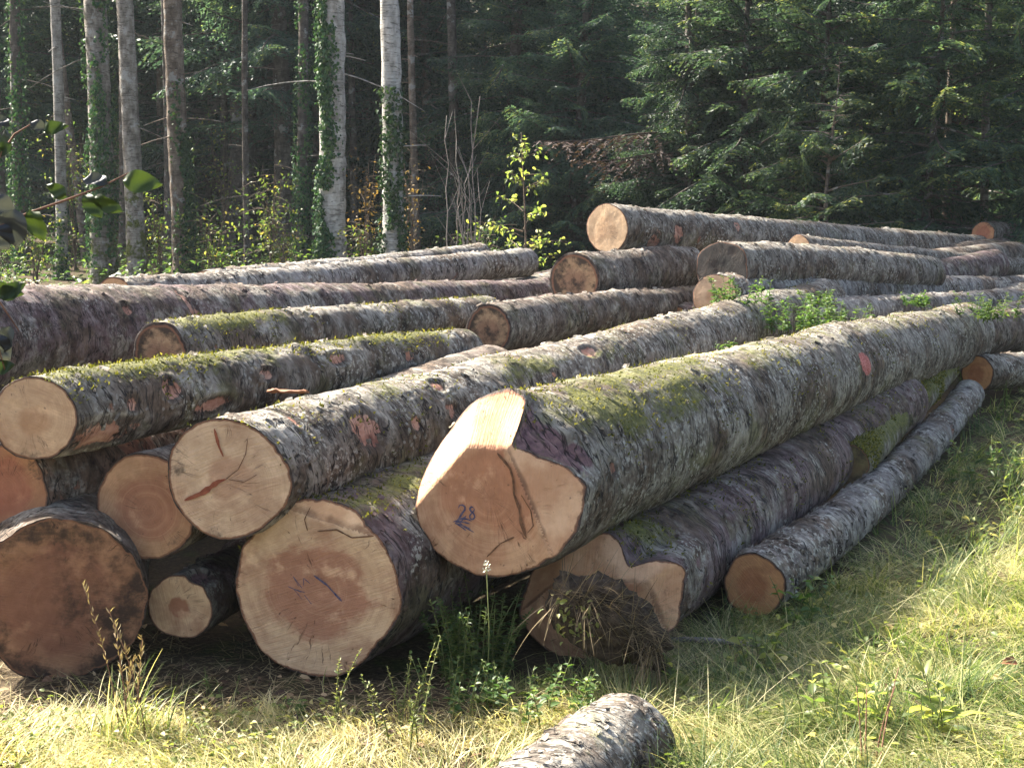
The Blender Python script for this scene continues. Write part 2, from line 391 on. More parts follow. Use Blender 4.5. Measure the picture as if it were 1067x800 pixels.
M['redstreak'] = plain_mat('resin_streak', (.17, .045, .025), (.3, .1, .055), 40)
M['clod'] = plain_mat('root_soil', (.012, .009, .007), (.09, .066, .046), 26, .95, .8, .03)
M['bleached'] = plain_mat('bleached_leaf', (.3, .29, .24), (.55, .54, .48), 30, .7)
M['petal'] = plain_mat('flower_petal', (.7, .7, .6), (.8, .78, .62), 40, .6)
M['trunk_pale'] = trunk_mat('pale_bark', (.09, .082, .075), (.24, .23, .21), (.42, .405, .38), .1)
M['trunk_white'] = trunk_mat('whitish_bark', (.15, .14, .125), (.35, .335, .31), (.52, .505, .48), .1)
M['trunk_mossy'] = trunk_mat('mossy_bark', (.07, .06, .05), (.2, .18, .155), (.36, .34, .31), .42)
M['trunk_dark'] = trunk_mat('dark_bark', (.035, .03, .026), (.09, .075, .065), (.17, .15, .13), .05)
M['trunk_brown'] = trunk_mat('brown_bark', (.06, .045, .035), (.15, .115, .09), (.28, .23, .19), .2)
GREY = ((.042, .031, .023), (.125, .104, .085), (.25, .228, .195))
PURP = ((.032, .018, .018), (.1, .062, .06), (.2, .15, .148))
BRWN = ((.034, .024, .019), (.1, .074, .058), (.2, .165, .14))
B_ = {
 'grey': bark_mat('bark_grey', 1, *GREY, lichen=.75, moss=.22, red=.12),
 'greymoss': bark_mat('bark_grey_mossy', 2, *GREY, lichen=.75, moss=.46, red=.14),
 'moss': bark_mat('bark_mossy', 3, (.04, .03, .023), (.11, .09, .072), (.24, .22, .19), lichen=.6, moss=.34, red=.3),
 'purple': bark_mat('bark_purplish', 4, *PURP, lichen=.3, moss=.1, red=.2, plates=1.8, sc=1.45),
 'purplemoss': bark_mat('bark_purplish_mossy', 5, *PURP, lichen=.25, moss=.2, red=.05, sc=.85),
 'brown': bark_mat('bark_brown', 6, *BRWN, lichen=.3, moss=.1, red=.35, sc=1.2),
 'red': bark_mat('bark_red_brown', 7, (.05, .03, .022), (.15, .085, .058), (.25, .165, .12), lichen=.1, moss=.05, red=.7),
 'pale': bark_mat('bark_pale', 8, (.055, .042, .036), (.155, .136, .124), (.28, .26, .245), lichen=.8, moss=.1, red=.1, sc=.75),
 'green': bark_mat('bark_green', 9, (.05, .045, .035), (.15, .14, .11), (.28, .27, .22), lichen=.4, moss=1.5, red=.05),
}

# ------------------------------------------------------------------ logs
FOF = {}
FOOT = []      # (p0, p1, r) for keeping grass out of the wood
def outline_fn(ctrl, seed, amp=.075):
    if ctrl:
        a = np.array([c[0] for c in ctrl], float) % 360; r = np.array([c[1] for c in ctrl], float)
        k = np.argsort(a); a, r = a[k], r[k]
        aa = np.concatenate([a - 360, a, a + 360]); rr = np.concatenate([r, r, r])
        xs = np.arange(-180, 540, 1.0); ys = np.interp(xs, aa, rr)
        ys = np.convolve(ys, np.hanning(17) / np.hanning(17).sum(), 'same')
        f0 = lambda th: np.interp(np.degrees(th) % 360, xs, ys)
    else: f0 = lambda th: 1.0 + 0 * th
    def f(th):
        P = np.stack([np.cos(th) * 1.1 + seed, np.sin(th) * 1.1, 0 * th + seed * .37], -1)
        return f0(th) * (1 + amp * 2 * (fbm(P, 3, seed) - .5))
    return f

def stroke(pts, w, zfun, parent, name, mat, lift=.0025):
    """a thin drawn line lying on a cut face (local XY points, metres)"""
    pts = np.asarray(pts, float)
    d = np.r_[0, np.cumsum(np.linalg.norm(np.diff(pts, axis=0), axis=1))]
    n = max(8, int(d[-1] / .006)); s = np.linspace(0, d[-1], n)
    P = np.stack([np.interp(s, d, pts[:, 0]), np.interp(s, d, pts[:, 1])], -1)
    T = nrm(np.gradient(P, axis=0)); S = np.stack([-T[:, 1], T[:, 0]], -1)
    ww = w * (.65 + .7 * vnoise(np.stack([s * 60, 0 * s + len(pts), 0 * s], -1), 3)) * np.clip(np.minimum(s, d[-1] - s) / (w * 2) + .25, 0, 1)
    rows = []
    for sg in (-1, 1):
        q = P + sg * S * ww[:, None] * .5
        rows.append(np.stack([q[:, 0], q[:, 1], zfun(q[:, 0], q[:, 1]) + lift], -1))
    V = np.stack(rows, 1).reshape(-1, 3); k = np.arange(n - 1)[:, None] * 2
    return V, k + np.array([[0, 2, 3, 1]])

def log(name, label, near, Yn, rn, far, rf, head=None, Yf=None, bark='grey', face=None, outline=None, flare=None,
        facets=(), tilt=(0, 0), seed=1, scars=(), moss=(), sunpatch=(), paint=(), inner=(), bend=.02, flakes=60, mosstuft=0, off=(0, 0, 0), fine=None, farface=None, group='felled logs in the roadside pile', lumps=(), sag=0, rough=.008):
    p0 = at(near[0], near[1], Yn)
    if Yf is None:
        u = (far[0] - 533.5) / F_PX; t = math.tan(R(head))
        Yf = (t * Yn - p0[0]) / (t - u / math.cos(PITCH) * 1.0)
    p1 = at(far[0], far[1], Yf)
    p0 = p0 + np.array(off); p1 = p1 + np.array(off)
    return log3(name, label, p0, p1, rn, rf, bark, face, outline, flare, facets, tilt, seed, scars, moss, sunpatch, paint, inner, bend, flakes, mosstuft, fine, farface, group, lumps, sag, rough)

def log3(name, label, p0, p1, rn, rf, bark='grey', face=None, outline=None, flare=None, facets=(), tilt=(0, 0), seed=1,
         scars=(), moss=(), sunpatch=(), paint=(), inner=(), bend=.02, flakes=60, mosstuft=0, fine=None, farface=None, group='felled logs in the roadside pile', lumps=(), sag=0, rough=.008):
    p0 = np.asarray(p0, float); p1 = np.asarray(p1, float)
    L = float(np.linalg.norm(p1 - p0)); ax = (p1 - p0) / L
    xr = nrm(np.array([ax[1], -ax[0], 0.0])); zl = -ax; yu = np.cross(zl, xr)
    Mx = Matrix(((xr[0], yu[0], zl[0], p0[0]), (xr[1], yu[1], zl[1], p0[1]), (xr[2], yu[2], zl[2], p0[2]), (0, 0, 0, 1)))
    root = empty(name, p0, label, 'log', group); root.matrix_world = Mx
    FOOT.append((p0, p1, max(rn, rf)))
    print('LOG %-46s p0 %s p1 %s L %.1f r %.2f %.2f' % (label[:46], np.round(p0, 2), np.round(p1, 2), L, rn, rf))
    near = fine if fine is not None else (p0[1] < 8)
    nth = 220 if near else 110
    # station spacing grows with distance
    zs = [0.0]; step = .012 if near else .03
    while zs[-1] < L:
        yy = p0[1] + ax[1] * zs[-1]; zs.append(zs[-1] + max(step, .0021 * yy))
    zs = np.array(zs[:-1] + [L]); nz = len(zs)
    th = np.linspace(-math.pi / 2, 1.5 * math.pi, nth, endpoint=False)
    of = outline_fn(outline, seed)
    o1 = of(th)
    base = outline_fn(None, seed + 50, .03)(th)
    fl = flare if flare is not None else (.5 if outline else .25)
    w = np.exp(-zs / fl)[:, None]
    rad = (rn + (rf - rn) * (zs / L))[:, None] * (o1[None] * w + base[None] * (1 - w))
    TH = np.broadcast_to(th[None], rad.shape); Z = np.broadcast_to(zs[:, None], rad.shape)
    # relief: humps, transverse wrinkles, bark plates
    cx, cy = np.cos(TH), np.sin(TH); rr = rad
    P = np.stack([cx * rr, cy * rr, Z], -1) + seed * 7.3
    rel = .10 * rn * (fbm(P * np.array([2.2, 2.2, 1.5]), 3, seed) - .5) * 2
    kr = np.random.default_rng(seed + 7)
    for _ in range(int(L * 1.6)):          # healed branch stubs
        ka, kz, ks = kr.uniform(-.6, 3.7), kr.uniform(.3, L), kr.uniform(.025, .055)
        da = (TH - ka + math.pi) % (2 * math.pi) - math.pi
        q = (da * rad / ks) ** 2 + ((Z - kz) / ks) ** 2
        rel = rel + kr.uniform(.012, .028) * np.exp(-q) * (1 - .7 * np.exp(-q * 6))
    d1 = fbm(P * np.array([8, 8, 15.]), 4, seed + 3) - .5
    d2 = fbm(P * np.array([26, 26, 34.]), 3, seed + 5, .6) - .5
    ridge = 1 - np.abs(fbm(P * np.array([5, 5, 24.]), 2, seed + 9) - .5) * 14
    rel = rel + .016 * d1 + .005 * d2 - .007 * np.clip(ridge, 0, 1) * (fbm(P * 2.5, 2, seed + 21) > .47)
    sw = np.zeros_like(rad); A = {'scar': 0 * rad, 'moss': 0 * rad, 'sunpatch': 0 * rad, 'paint': 0 * rad, 'inner': 0 * rad}
    def blob(lst, key, dep):
        nonlocal rel
        for (deg, z, sa, sz, amt) in lst:
            da = (TH - R(deg) + math.pi) % (2 * math.pi) - math.pi
            e = np.exp(-((da * rad / sa) ** 2 + ((Z - z) / sz) ** 2) ** 1.0)
            A[key] = np.maximum(A[key], e * amt); rel = rel + dep * np.clip((e - .4) * 3, 0, 1) * amt - dep * .8 * np.exp(-((e - .22) / .13) ** 2) * amt
    blob(scars, 'scar', -.012); blob(moss, 'moss', .004); blob(sunpatch, 'sunpatch', .003); blob(paint, 'paint', 0); blob(inner, 'inner', -.012)
    for (deg, z, sa, sz, amt) in lumps:
        da = (TH - R(deg) + math.pi) % (2 * math.pi) - math.pi
        rel = rel + amt * np.exp(-((da * rad / sa) ** 2 + ((Z - z) / sz) ** 2))
    rad = rad + rel
    # axis sag / bend
    bx = bend * np.sin(zs / L * math.pi * 1.3 + seed) - bend * math.sin(seed)
    by = bend * np.sin(zs / L * math.pi * 1.1 + seed * 2.1) - bend * math.sin(seed * 2.1)
    by = by - sag * np.sin(np.pi * zs / L)
    X = rad * cx + bx[:, None]; Yy = rad * cy + by[:, None]
    tx, ty = tilt
    def zcut(x, y):
        z = x * tx + y * ty
        for (nx, ny, d, k) in facets: z = np.minimum(z, -k * (x * nx + y * ny - d) + (x * tx + y * ty) * .5)
        return z
    def zfull(x, y): return zcut(x, y)
    # the bark starts where the saw left it
    z0 = zcut(X[0], Yy[0])
    fade = np.clip(1 - zs / .5, 0, 1)[:, None]
    ZZ = -Z + z0[None] * fade
    V = np.stack([X, Yy, ZZ], -1)
    i = np.arange(nz - 1)[:, None]; j = np.arange(nth)[None]
    Q = np.stack([i * nth + j, (i + 1) * nth + j, (i + 1) * nth + (j + 1) % nth, i * nth + (j + 1) % nth], -1).reshape(-1, 4)
    Vb = [V.reshape(-1, 3)]; Qb = [Q]; att = {k: [v.ravel()] for k, v in A.items()}; nb = nz * nth
    # loose flakes of bark standing off the log
    rs = np.random.default_rng(seed + 99)
    for k in range(int(flakes)):
        zi = int(rs.integers(3, nz - 8)); ti = int(rs.integers(0, nth))
        tj = R(rs.uniform(-20, 190)) ; ti = int(((tj + math.pi / 2) / (2 * math.pi)) * nth) % nth
        zi = int(nz * rs.random() ** 1.3 * .97); 
        fw, fh = rs.uniform(.015, .06), rs.uniform(.008, .028)
        c = V[zi, ti]; n_ = np.array([cx[zi, ti], cy[zi, ti], 0]); tang = np.array([-n_[1], n_[0], 0]); axl = np.array([0, 0, -1.0])
        rot = rs.normal(0, .35); e1 = tang * math.cos(rot) + axl * math.sin(rot); e2 = -tang * math.sin(rot) + axl * math.cos(rot)
        lift = rs.uniform(.002, .022); lift *= .7; pts = []
        for a in np.linspace(-.5, .5, 4):
            for b in (0, .5, 1):
                q = c + e1 * a * fw + e2 * (b - .3) * fh + n_ * (.003 + lift * b * b - (a * fw) ** 2 / (2 * rn)) + rs.normal(0, .0015, 3)
                pts.append(q)
        Vb.append(np.array(pts)); ii = np.arange(3)[:, None] * 3; jj = np.arange(2)[None]
        q0 = (ii + jj).reshape(-1, 1); Qb.append(np.concatenate([q0, q0 + 1, q0 + 4, q0 + 3], 1) + nb); nb += 12
        for kk in att: att[kk].append(np.full(12, A[kk][zi, ti] * .5))
    bark_o = mk('bark', np.concatenate(Vb), np.concatenate(Qb), B_[bark], root, {k: np.concatenate(v) for k, v in att.items()})
    # near cut face
    nr = 34 if near else 16
    fr = np.linspace(0, 1, nr + 1)[1:] ** .8
    xo, yo = X[0], Yy[0]
    FX = np.concatenate([[0], (fr[:, None] * xo[None]).ravel()]); FY = np.concatenate([[0], (fr[:, None] * yo[None]).ravel()])
    FZ = FZ0 = zcut(FX, FY); rho = np.concatenate([[0], np.repeat(fr, nth)])
    inn = rho < .999
    FZ = np.where(inn, FZ + rough * (fbm(np.stack([FX * 9, FY * 9, 0 * FX + seed], -1), 4, seed) - .5) + .002, FZ)
    i = np.arange(nr - 1)[:, None]
    Q = 1 + np.stack([i * nth + j, (i + 1) * nth + j, (i + 1) * nth + (j + 1) % nth, i * nth + (j + 1) % nth], -1).reshape(-1, 4)
    jj = np.arange(nth); T = np.stack([0 * jj, 1 + jj, 1 + (jj + 1) % nth], -1)
    fm = face or FACE['plain']
    FOF[root.name] = mk('cut_face', np.stack([FX, FY, FZ], -1), [Q, T], fm, root, {'rho': rho, 'bevel': np.clip((FX * tx + FY * ty - FZ0) / .006, 0, 1), 'seam': np.exp(-((FX * tx + FY * ty - FZ0 - .004) / .012) ** 2) * (FZ0 < FX * tx + FY * ty - .0005)}, True)
    # far cut face
    xe, ye = X[-1], Yy[-1]; ce = np.array([xe.mean(), ye.mean()])
    fr = np.array([.35, .7, .93, 1.0])
    V2 = np.concatenate([[[ce[0], ce[1], -L]], np.stack([ce[0] + fr[:, None] * (xe - ce[0])[None], ce[1] + fr[:, None] * (ye - ce[1])[None], np.full((4, nth), -L)], -1).reshape(-1, 3)])
    i = np.arange(3)[:, None]
    Q = 1 + np.stack([i * nth + (j + 1) % nth, (i + 1) * nth + (j + 1) % nth, (i + 1) * nth + j, i * nth + j], -1).reshape(-1, 4)
    T = np.stack([0 * jj, 1 + (jj + 1) % nth, 1 + jj], -1)
    mk('cut_face', V2, [Q, T], farface or FACE['plain'], root, {'rho': np.concatenate([[0], np.repeat(fr, nth)])})
    # moss tufts
    if mosstuft:
        g = RNG
        up = np.degrees(th) % 360
        ti = g.integers(0, nth, mosstuft * 4); zi = (g.random(mosstuft * 4) ** 1.2 * (nz - 1)).astype(int)
        nzw = cx[zi, ti] * xr[2] + cy[zi, ti] * yu[2]
        score = fbm(P[zi, ti] * 3.5, 4, seed + 31) * 1.7 + .3 * nzw + .5 * A['moss'][zi, ti]
        k = np.argsort(-score)[:mosstuft]; ti, zi = ti[k], zi[k]
        c = V[zi, ti] + np.stack([g.normal(0, .006, len(ti)), g.normal(0, .006, len(ti)), g.normal(0, .012, len(ti))], -1)
        n_ = np.stack([cx[zi, ti], cy[zi, ti], 0 * zi], -1)
        D = nrm(n_ + g.normal(0, .6, n_.shape)); S = nrm(np.cross(D, g.normal(0, 1, n_.shape)))
        hL = g.uniform(.006, .02, len(ti))[:, None]; wd = hL * .3
        Vm = np.stack([c - S * wd, c + S * wd, c + D * hL], 1).reshape(-1, 3)
        Tm = np.arange(len(ti) * 3).reshape(-1, 3)
        mk('moss', Vm, [Tm], M['moss'], bark_o, {'rnd': np.repeat(g.random(len(ti)), 3)}, False)
    return root, zcut

FACE = {
 'plain': face_mat('sawn_plain', 1, (.52, .33, .18), (.42, .22, .11), .45, .25),
 'tan': face_mat('sawn_tan', 2, (.6, .4, .245), (.5, .3, .17), .4, .25, ring=.35, rim=.04),
 'amber': face_mat('sawn_amber', 3, (.58, .36, .215), (.47, .225, .125), .6, .24, (.16, .075, .035), ring=.25, rim=.018),
 'heart': face_mat('sawn_dark_heart', 4, (.62, .43, .27), (.4, .2, .125), .6, .14, ring=.3, rim=.02, hsoft=.1),
 'red': face_mat('sawn_red', 5, (.48, .24, .12), (.4, .15, .085), .6, .34, rim=.04),
 'ringed': face_mat('sawn_ringed', 6, (.5, .3, .175), (.38, .18, .11), .6, .28, ring=.35, rim=.04),
 'grimy': face_mat('sawn_grimy', 7, (.4, .21, .12), (.27, .125, .08), .7, .62, (.028, .02, .017), ring=.2, rim=.02, dscale=2.9),
 'small': face_mat('sawn_small_heart', 8, (.63, .44, .27), (.36, .17, .1), .3, .14, rim=.035, hsoft=.07),
 'cracked': face_mat('sawn_pale', 9, (.61, .43, .285), (.5, .31, .2), .4, .24, ring=.3, rim=.035),
 'orange': face_mat('sawn_orange', 10, (.55, .28, .125), (.44, .18, .08), .5, .15, ring=.3, rim=.05),
 'mossy': face_mat('sawn_mossy', 14, (.2, .17, .08), (.15, .13, .06), .5, .5),
 'grey': face_mat('sawn_weathered_grey', 11, (.048, .042, .039), (.03, .028, .027), .5, .2, (.02, .018, .017), ring=0, rim=.02, blotch=(.03, .027, .026)),
 'rotten': face_mat('sawn_half_black', 12, (.42, .28, .16), (.3, .18, .11), .5, .78, (.028, .021, .017), rim=.1),
 'fresh': face_mat('sawn_fresh_pale', 13, (.7, .5, .31), (.66, .44, .26), .5, .06, ring=.2, rim=.03),
}
PXA = 6.0 / F_PX
# the front of the pile ------------------------------------------------------
big, zA = log('felled_log', 'great mossy log with a many faceted amber end marked in blue', (512, 513), 6.0, .345, (1003, 347), .27, head=28.4, bark='greymoss', face=FACE['amber'], seed=3,
    flare=.13, tilt=(-.1, 0), outline=[(-12, 1.0), (4, .98), (15, .86), (30, .74), (45, .66), (58, .6), (68, .6), (76, 1.0), (82, 1.07), (95, 1.07), (110, 1.05), (140, .95), (165, .98), (180, 1.0), (210, .98), (240, 1.0), (265, 1.02), (300, .96), (330, 1.0)],
    facets=[(-.72, .69, .20, 1.0), (.05, 1.0, .175, .8), (.92, .38, .125, .8)], inner=[(45, .08, .22, .1, 1.0), (25, .16, .1, .08, .8)], bend=.03,
    moss=[(48, .65, .13, .25, .85), (34, .75, .12, .3, .85), (30, 1.35, .1, .35, .7), (55, 1.7, .08, .5, .6), (20, 1.0, .08, .2, .6), (78, 1.5, .07, .8, .5)], sunpatch=[(93, 2.6, .075, .6, .8)], paint=[(16, 4.5, .085, .13, 1.15)], scars=[(8, .42, .05, .06, .7)], flakes=160, mosstuft=3500)
# blue 28 on the end
g = Geo()
c = np.array([(487 - 512) * PXA * 1.12, (512 - 536) * PXA])
dg = lambda pts, ox, s: [(c[0] + (ox + p[0]) * s, c[1] + p[1] * s) for p in pts]
two = [(-.5, .55), (-.35, .9), (0, 1.0), (.35, .8), (.35, .45), (0, 0), (-.5, -.75), (0, -.65), (.55, -.7)]
eight = [(.3, .75), (0, .95), (-.32, .7), (-.15, .35), (.25, .05), (.4, -.4), (.1, -.75), (-.3, -.6), (-.3, -.2), (.15, .25), (.35, .55), (.3, .75)]
for pts, ox, s in ((two, -.55, .034), (eight, .75, .031)):
    V, Q = stroke(dg(pts, ox, s), .0065, zA, big, 'w', None, .006); g.add(V, Q)
rs = np.random.default_rng(4)
for k in range(7):
    a = np.array([c[0] - .055 + rs.uniform(-.01, .02), c[1] - .02 - rs.uniform(0, .03)]); b = a + np.array([rs.uniform(.03, .07), rs.uniform(-.045, .03)])
    V, Q = stroke([a, (a + b) / 2 + rs.normal(0, .005, 2), b], .005, zA, big, 'w', None, .006 + .0004 * k); g.add(V, Q)
g.build('written_number', M['ink'], FOF[big.name])
g = Geo()
for pts, w in (([(.03, .16), (.06, .13), (.085, .1), (.097, .06), (.1, .0), (.12, -.05), (.128, -.11), (.15, -.17)], .012), ([(.13, .0), (.17, -.06), (.18, -.12), (.155, -.15)], .005), ([(-.02, -.26), (.04, -.2), (.1, -.17)], .006)):
    V, Q = stroke(pts, w, zA, big, 'c', None, .007); g.add(V, Q)
g.build('crack', M['crack'], FOF[big.name])

l_, zz = log('felled_log', 'broad round log end with dark red heart and a blue pencil stroke', (330, 613), 5.97, .362, (700, 440), .30, head=28, tilt=(-.22, 0), bark='purplemoss', face=FACE['heart'], seed=5,
    outline=[(0, .97), (20, 1.0), (50, 1.04), (80, 1.0), (105, 1.0), (130, .97), (160, .97), (190, .95), (225, .98), (265, 1.03), (290, 1.02), (320, .93), (345, .96)], facets=[(.55, .83, .235, .35)], moss=[(70, .3, .12, .5, .9)], mosstuft=2500, flakes=120)
g = Geo(); V, Q = stroke([(-.005, .055), (.045, .02), (.105, -.045)], .008, zz, l_, 's', None, .006); g.add(V, Q)
rs = np.random.default_rng(9)
for k in range(5):
    a = np.array([-.05, -.02]) + rs.normal(0, .012, 2); b = a + rs.normal(0, .035, 2)
    V, Q = stroke([a, (a + b) / 2 + rs.normal(0, .02, 2), b], .0028, zz, l_, 's', None, .006); g.add(V, Q)
g.build('pencil_mark', M['ink'], FOF[l_.name])
g = Geo(); V, Q = stroke([(.02, .235), (.1, .245), (.16, .215), (.25, .225)], .006, zz, l_, 's', None, .007); g.add(V, Q)
V, Q = stroke([(-.02, .235), (-.03, .28), (-.01, .33)], .004, zz, l_, 's', None, .007); g.add(V, Q)
g.build('crack', M['crack'], FOF[l_.name])

l_, zz = log('felled_log', 'grey log with salmon bark scars and a red streak across its pale end', (236, 499), 5.95, .238, (862, 322), .215, head=27, bark='grey', face=FACE['cracked'], seed=8, tilt=(-.36, .0),
    outline=[(0, 1.0), (45, .96), (80, 1.04), (120, 1.05), (150, 1.0), (200, .98), (250, 1.02), (280, 1.0), (320, .95)],
    scars=[(28, .70, .095, .13, 1.0), (22, 1.45, .05, .07, .9), (18, 1.08, .035, .05, .8), (60, 1.5, .05, .09, .75), (-5, 1.95, .06, .2, .8), (50, 3.2, .05, .12, .8), (30, 2.6, .03, .05, .7), (62, .28, .1, .03, .6)],
    moss=[(40, 2.4, .1, .5, .8), (30, 3.3, .1, .4, .7), (60, 1.1, .08, .3, .5)], lumps=[(40, .36, .5, .02, -.016)], flakes=220, mosstuft=1800)
g = Geo(); V, Q = stroke([(-.16, -.085), (-.09, -.055), (-.03, -.01), (.0, .0)], .02, zz, l_, 's', None, .006); g.add(V, Q)
g.build('resin_streak', M['redstreak'], FOF[l_.name]); g = Geo()
V, Q = stroke([(-.035, .2), (-.02, .13), (-.005, .09)], .011, zz, l_, 's', None, .006); g.add(V, Q)
g.build('resin_streak', M['redstreak'], FOF[l_.name])
g = Geo(); V, Q = stroke([(0, 0), (.05, .04), (.08, .1), (.09, .16)], .003, zz, l_, 's', None, .006); g.add(V, Q)
V, Q = stroke([(.01, .0), (.07, -.01), (.12, .02)], .003, zz, l_, 's', None, .006); g.add(V, Q)
g.build('crack', M['crack'], FOF[l_.name])

log('felled_log', 'slender log capped with yellow moss and pink scars at the far left', (36, 437), 5.95, .163, (482, 366), .135, head=27, bark='moss', face=FACE['tan'], seed=12, tilt=(-.36, 0),
    scars=[(20, .62, .055, .06, 1.0), (8, .36, .04, .05, .8), (20, 1.3, .035, .06, .9), (-20, .9, .05, .16, .8), (30, 1.9, .04, .1, .8), (-35, .2, .09, .25, .8), (15, 2.6, .04, .1, .7)],
    moss=[(85, .5, .09, .5, 1.0), (95, 1.3, .08, .5, .8), (75, 1.0, .1, .4, .8), (80, 2.6, .08, .6, .8)], flakes=120, mosstuft=3000)
log('felled_log', 'round brown log end tucked between the scarred log and the mossy log', (153, 526), 6.12, .205, (520, 400), .18, head=28, bark='brown', face=FACE['ringed'], seed=14, tilt=(-.34, 0),
    outline=[(0, 1.0), (60, 1.03), (110, 1.1), (150, 1.02), (210, 1.0), (260, 1.12), (300, 1.05)], flakes=30)
log('felled_log', 'reddish log cut off by the left edge under the mossy log', (4, 512), 6.1, .185, (430, 410), .17, head=28, bark='red', face=FACE['red'], seed=16, tilt=(-.34, 0), flakes=80)
log('felled_log', 'huge grimy dark log end at the bottom left of the pile', (62, 626), 6.0, .338, (88, 480), .28, Yf=7.6, bark='brown', face=FACE['grimy'], seed=18, tilt=(-.06, 0),
    outline=[(0, .96), (45, 1.0), (90, 1.04), (135, 1.02), (180, 1.05), (225, 1.04), (270, 1.02), (315, .95)], flakes=40)
log('felled_log', 'smallest log end with a brown heart wedged low between two big ones', (185, 632), 6.2, .138, (330, 560), .13, head=20, bark='purple', face=FACE['small'], seed=20, tilt=(-.2, .1),
    outline=[(0, 1.0), (40, 1.02), (90, 1.02), (130, .95), (160, .95), (200, 1.02), (235, 1.06), (262, .96), (290, 1.03), (320, 1.03)], inner=[(55, .06, .05, .07, .9)], flakes=30)
bs = 1.0 / 66
log('felled_log', 'root flared log with a lobed cut end under the great log', (622, 634), 6.3, .26, (935, 414), .21, head=27, bark='purplemoss', face=FACE['amber'], seed=22, flare=.42, rough=.035, tilt=(-.15, 0),
    outline=[(180, 88 * bs), (155, 84 * bs), (130, 82 * bs), (105, 80 * bs), (80, 76 * bs), (62, 58 * bs), (52, 54 * bs), (40, 88 * bs), (28, 101 * bs), (10, 90 * bs), (-10, 86 * bs), (-30, 72 * bs), (-60, 66 * bs), (-90, 62 * bs), (-130, 66 * bs), (-155, 80 * bs)],
    facets=[(.1, 1.0, .115, .6), (.95, .3, .2, .5), (-.6, .8, .2, .7)], moss=[(80, .3, .14, .22, 1.1), (60, .45, .1, .2, .8)], mosstuft=2600, flakes=160, inner=[(20, .5, .05, .1, .6)])
log('felled_log', 'thin peeling log with a small orange end at the edge of the grass', (786, 610), 6.95, .15, (1010, 410), .118, head=23.6, Yf=12.4, bark='pale', face=FACE['orange'], seed=24, moss=[(90, 5, .1, .6, .3)], flakes=520, bend=.0, sag=.11)
log('felled_log', 'thin log wrapped in green moss between the root flared and peeling logs', (884, 484), 9.2, .13, (985, 384), .12, head=25, Yf=12.6, bark='green', face=FACE['mossy'], seed=26, mosstuft=7000, flakes=40, bend=0)
# the back of the pile -------------------------------------------------------
log('felled_log', 'long plum brown log running in from the left edge behind the moss', (-150, 368), 7.2, .31, (575, 302), .135, head=25, bark='purple', face=FACE['red'], seed=28, flare=1.3,
    outline=[(0, 1.15), (90, 1.1), (180, 1.1), (270, 1.15)], scars=[(40, 2.3, .14, .03, .9), (20, 2.35, .1, .035, .8), (30, 1.7, .05, .06, .8)], flakes=260, bend=.02)
log('felled_log', 'half hidden log with green moss behind the scarred end at left', (167, 371), 8.0, .175, (505, 326), .135, head=26, bark='moss', face=FACE['rotten'], seed=30, moss=[(70, .5, .12, .5, .9)], mosstuft=1600, flakes=140)
log('felled_log', 'grey log with loose torn bark highest at the left', (120, 314), 9.8, .15, (551, 278), .14, head=25, bark='pale', face=FACE['plain'], seed=32, flakes=260)
log('felled_log', 'rearmost grey log below the ivy clad trunks', (215, 300), 12.4, .15, (500, 266), .15, head=27, bark='pale', face=FACE['plain'], seed=34, flakes=160)
log('felled_log', 'log with a blackened rim and pale centre in the middle of the pile', (509, 343), 10.3, .172, (728, 313), .14, head=30, bark='brown', face=FACE['rotten'], seed=36, flakes=140)
log('felled_log', 'short thick log with a half black end under the topmost log', (599, 292), 12.2, .22, (716, 284), .21, head=33, bark='brown', face=FACE['rotten'], seed=38, flakes=120)
log('felled_log', 'topmost log with a clean pale round end', (632, 238), 13.3, .205, (1085, 262), .2, head=36, bark='grey', face=FACE['fresh'], seed=40, flakes=240, scars=[(-5, .9, .12, .1, .8), (-30, .5, .12, .12, .8), (25, 2.1, .1, .12, .6)])
log('felled_log', 'log with a weathered dark grey end right of the topmost log', (752, 280), 12.7, .235, (965, 284), .19, head=36, bark='grey', face=FACE['grey'], seed=42, flakes=120,
    outline=[(0, 1.0), (40, 1.12), (75, .96), (110, .98), (150, 1.06), (180, 1.0), (220, 1.05), (270, .95), (320, 1.05)])
log('felled_log', 'slim log with a small tan end lying over the right half', (832, 258), 15.2, .125, (1085, 285), .13, head=38, bark='grey', face=FACE['tan'], seed=44, flakes=120)
log('felled_log', 'log with a slanted ochre end beside the green sprigs', (744, 307), 12.3, .165, (1090, 297), .15, head=35, bark='pale', face=FACE['tan'], seed=46, flakes=240, tilt=(-.3, -.3))
log('felled_log', 'cracked grey log running off right below the ochre end', (772, 338), 11.9, .15, (1090, 314), .17, head=36, bark='pale', face=FACE['plain'], seed=48, flakes=240)
log('felled_log', 'brown log under the leafy sprig at the right edge', (978, 350), 13.6, .20, (1120, 342), .19, head=40, bark='brown', face=FACE['plain'], seed=50, flakes=100)
log('felled_log', 'log with an orange brown end above the tip of the peeling log', (1018, 389), 12.9, .155, (1140, 372), .15, head=42, bark='grey', face=FACE['orange'], seed=52, flakes=140)
log('felled_log', 'log end peeping over the pile at the far upper right', (1024, 243), 21.0, .16, (1120, 250), .16, head=40, bark='brown', face=FACE['red'], seed=54, flakes=40)
log('felled_log', 'dark mossy log directly beneath the topmost log', (648, 279), 14.3, .15, (900, 288), .15, head=36, bark='moss', face=FACE['plain'], seed=56, flakes=60)
log('felled_log', 'bluish log low in the gap left of the grey end', (622, 312), 13.0, .13, (860, 305), .15, head=36, bark='pale', face=FACE['plain'], seed=58, flakes=60)
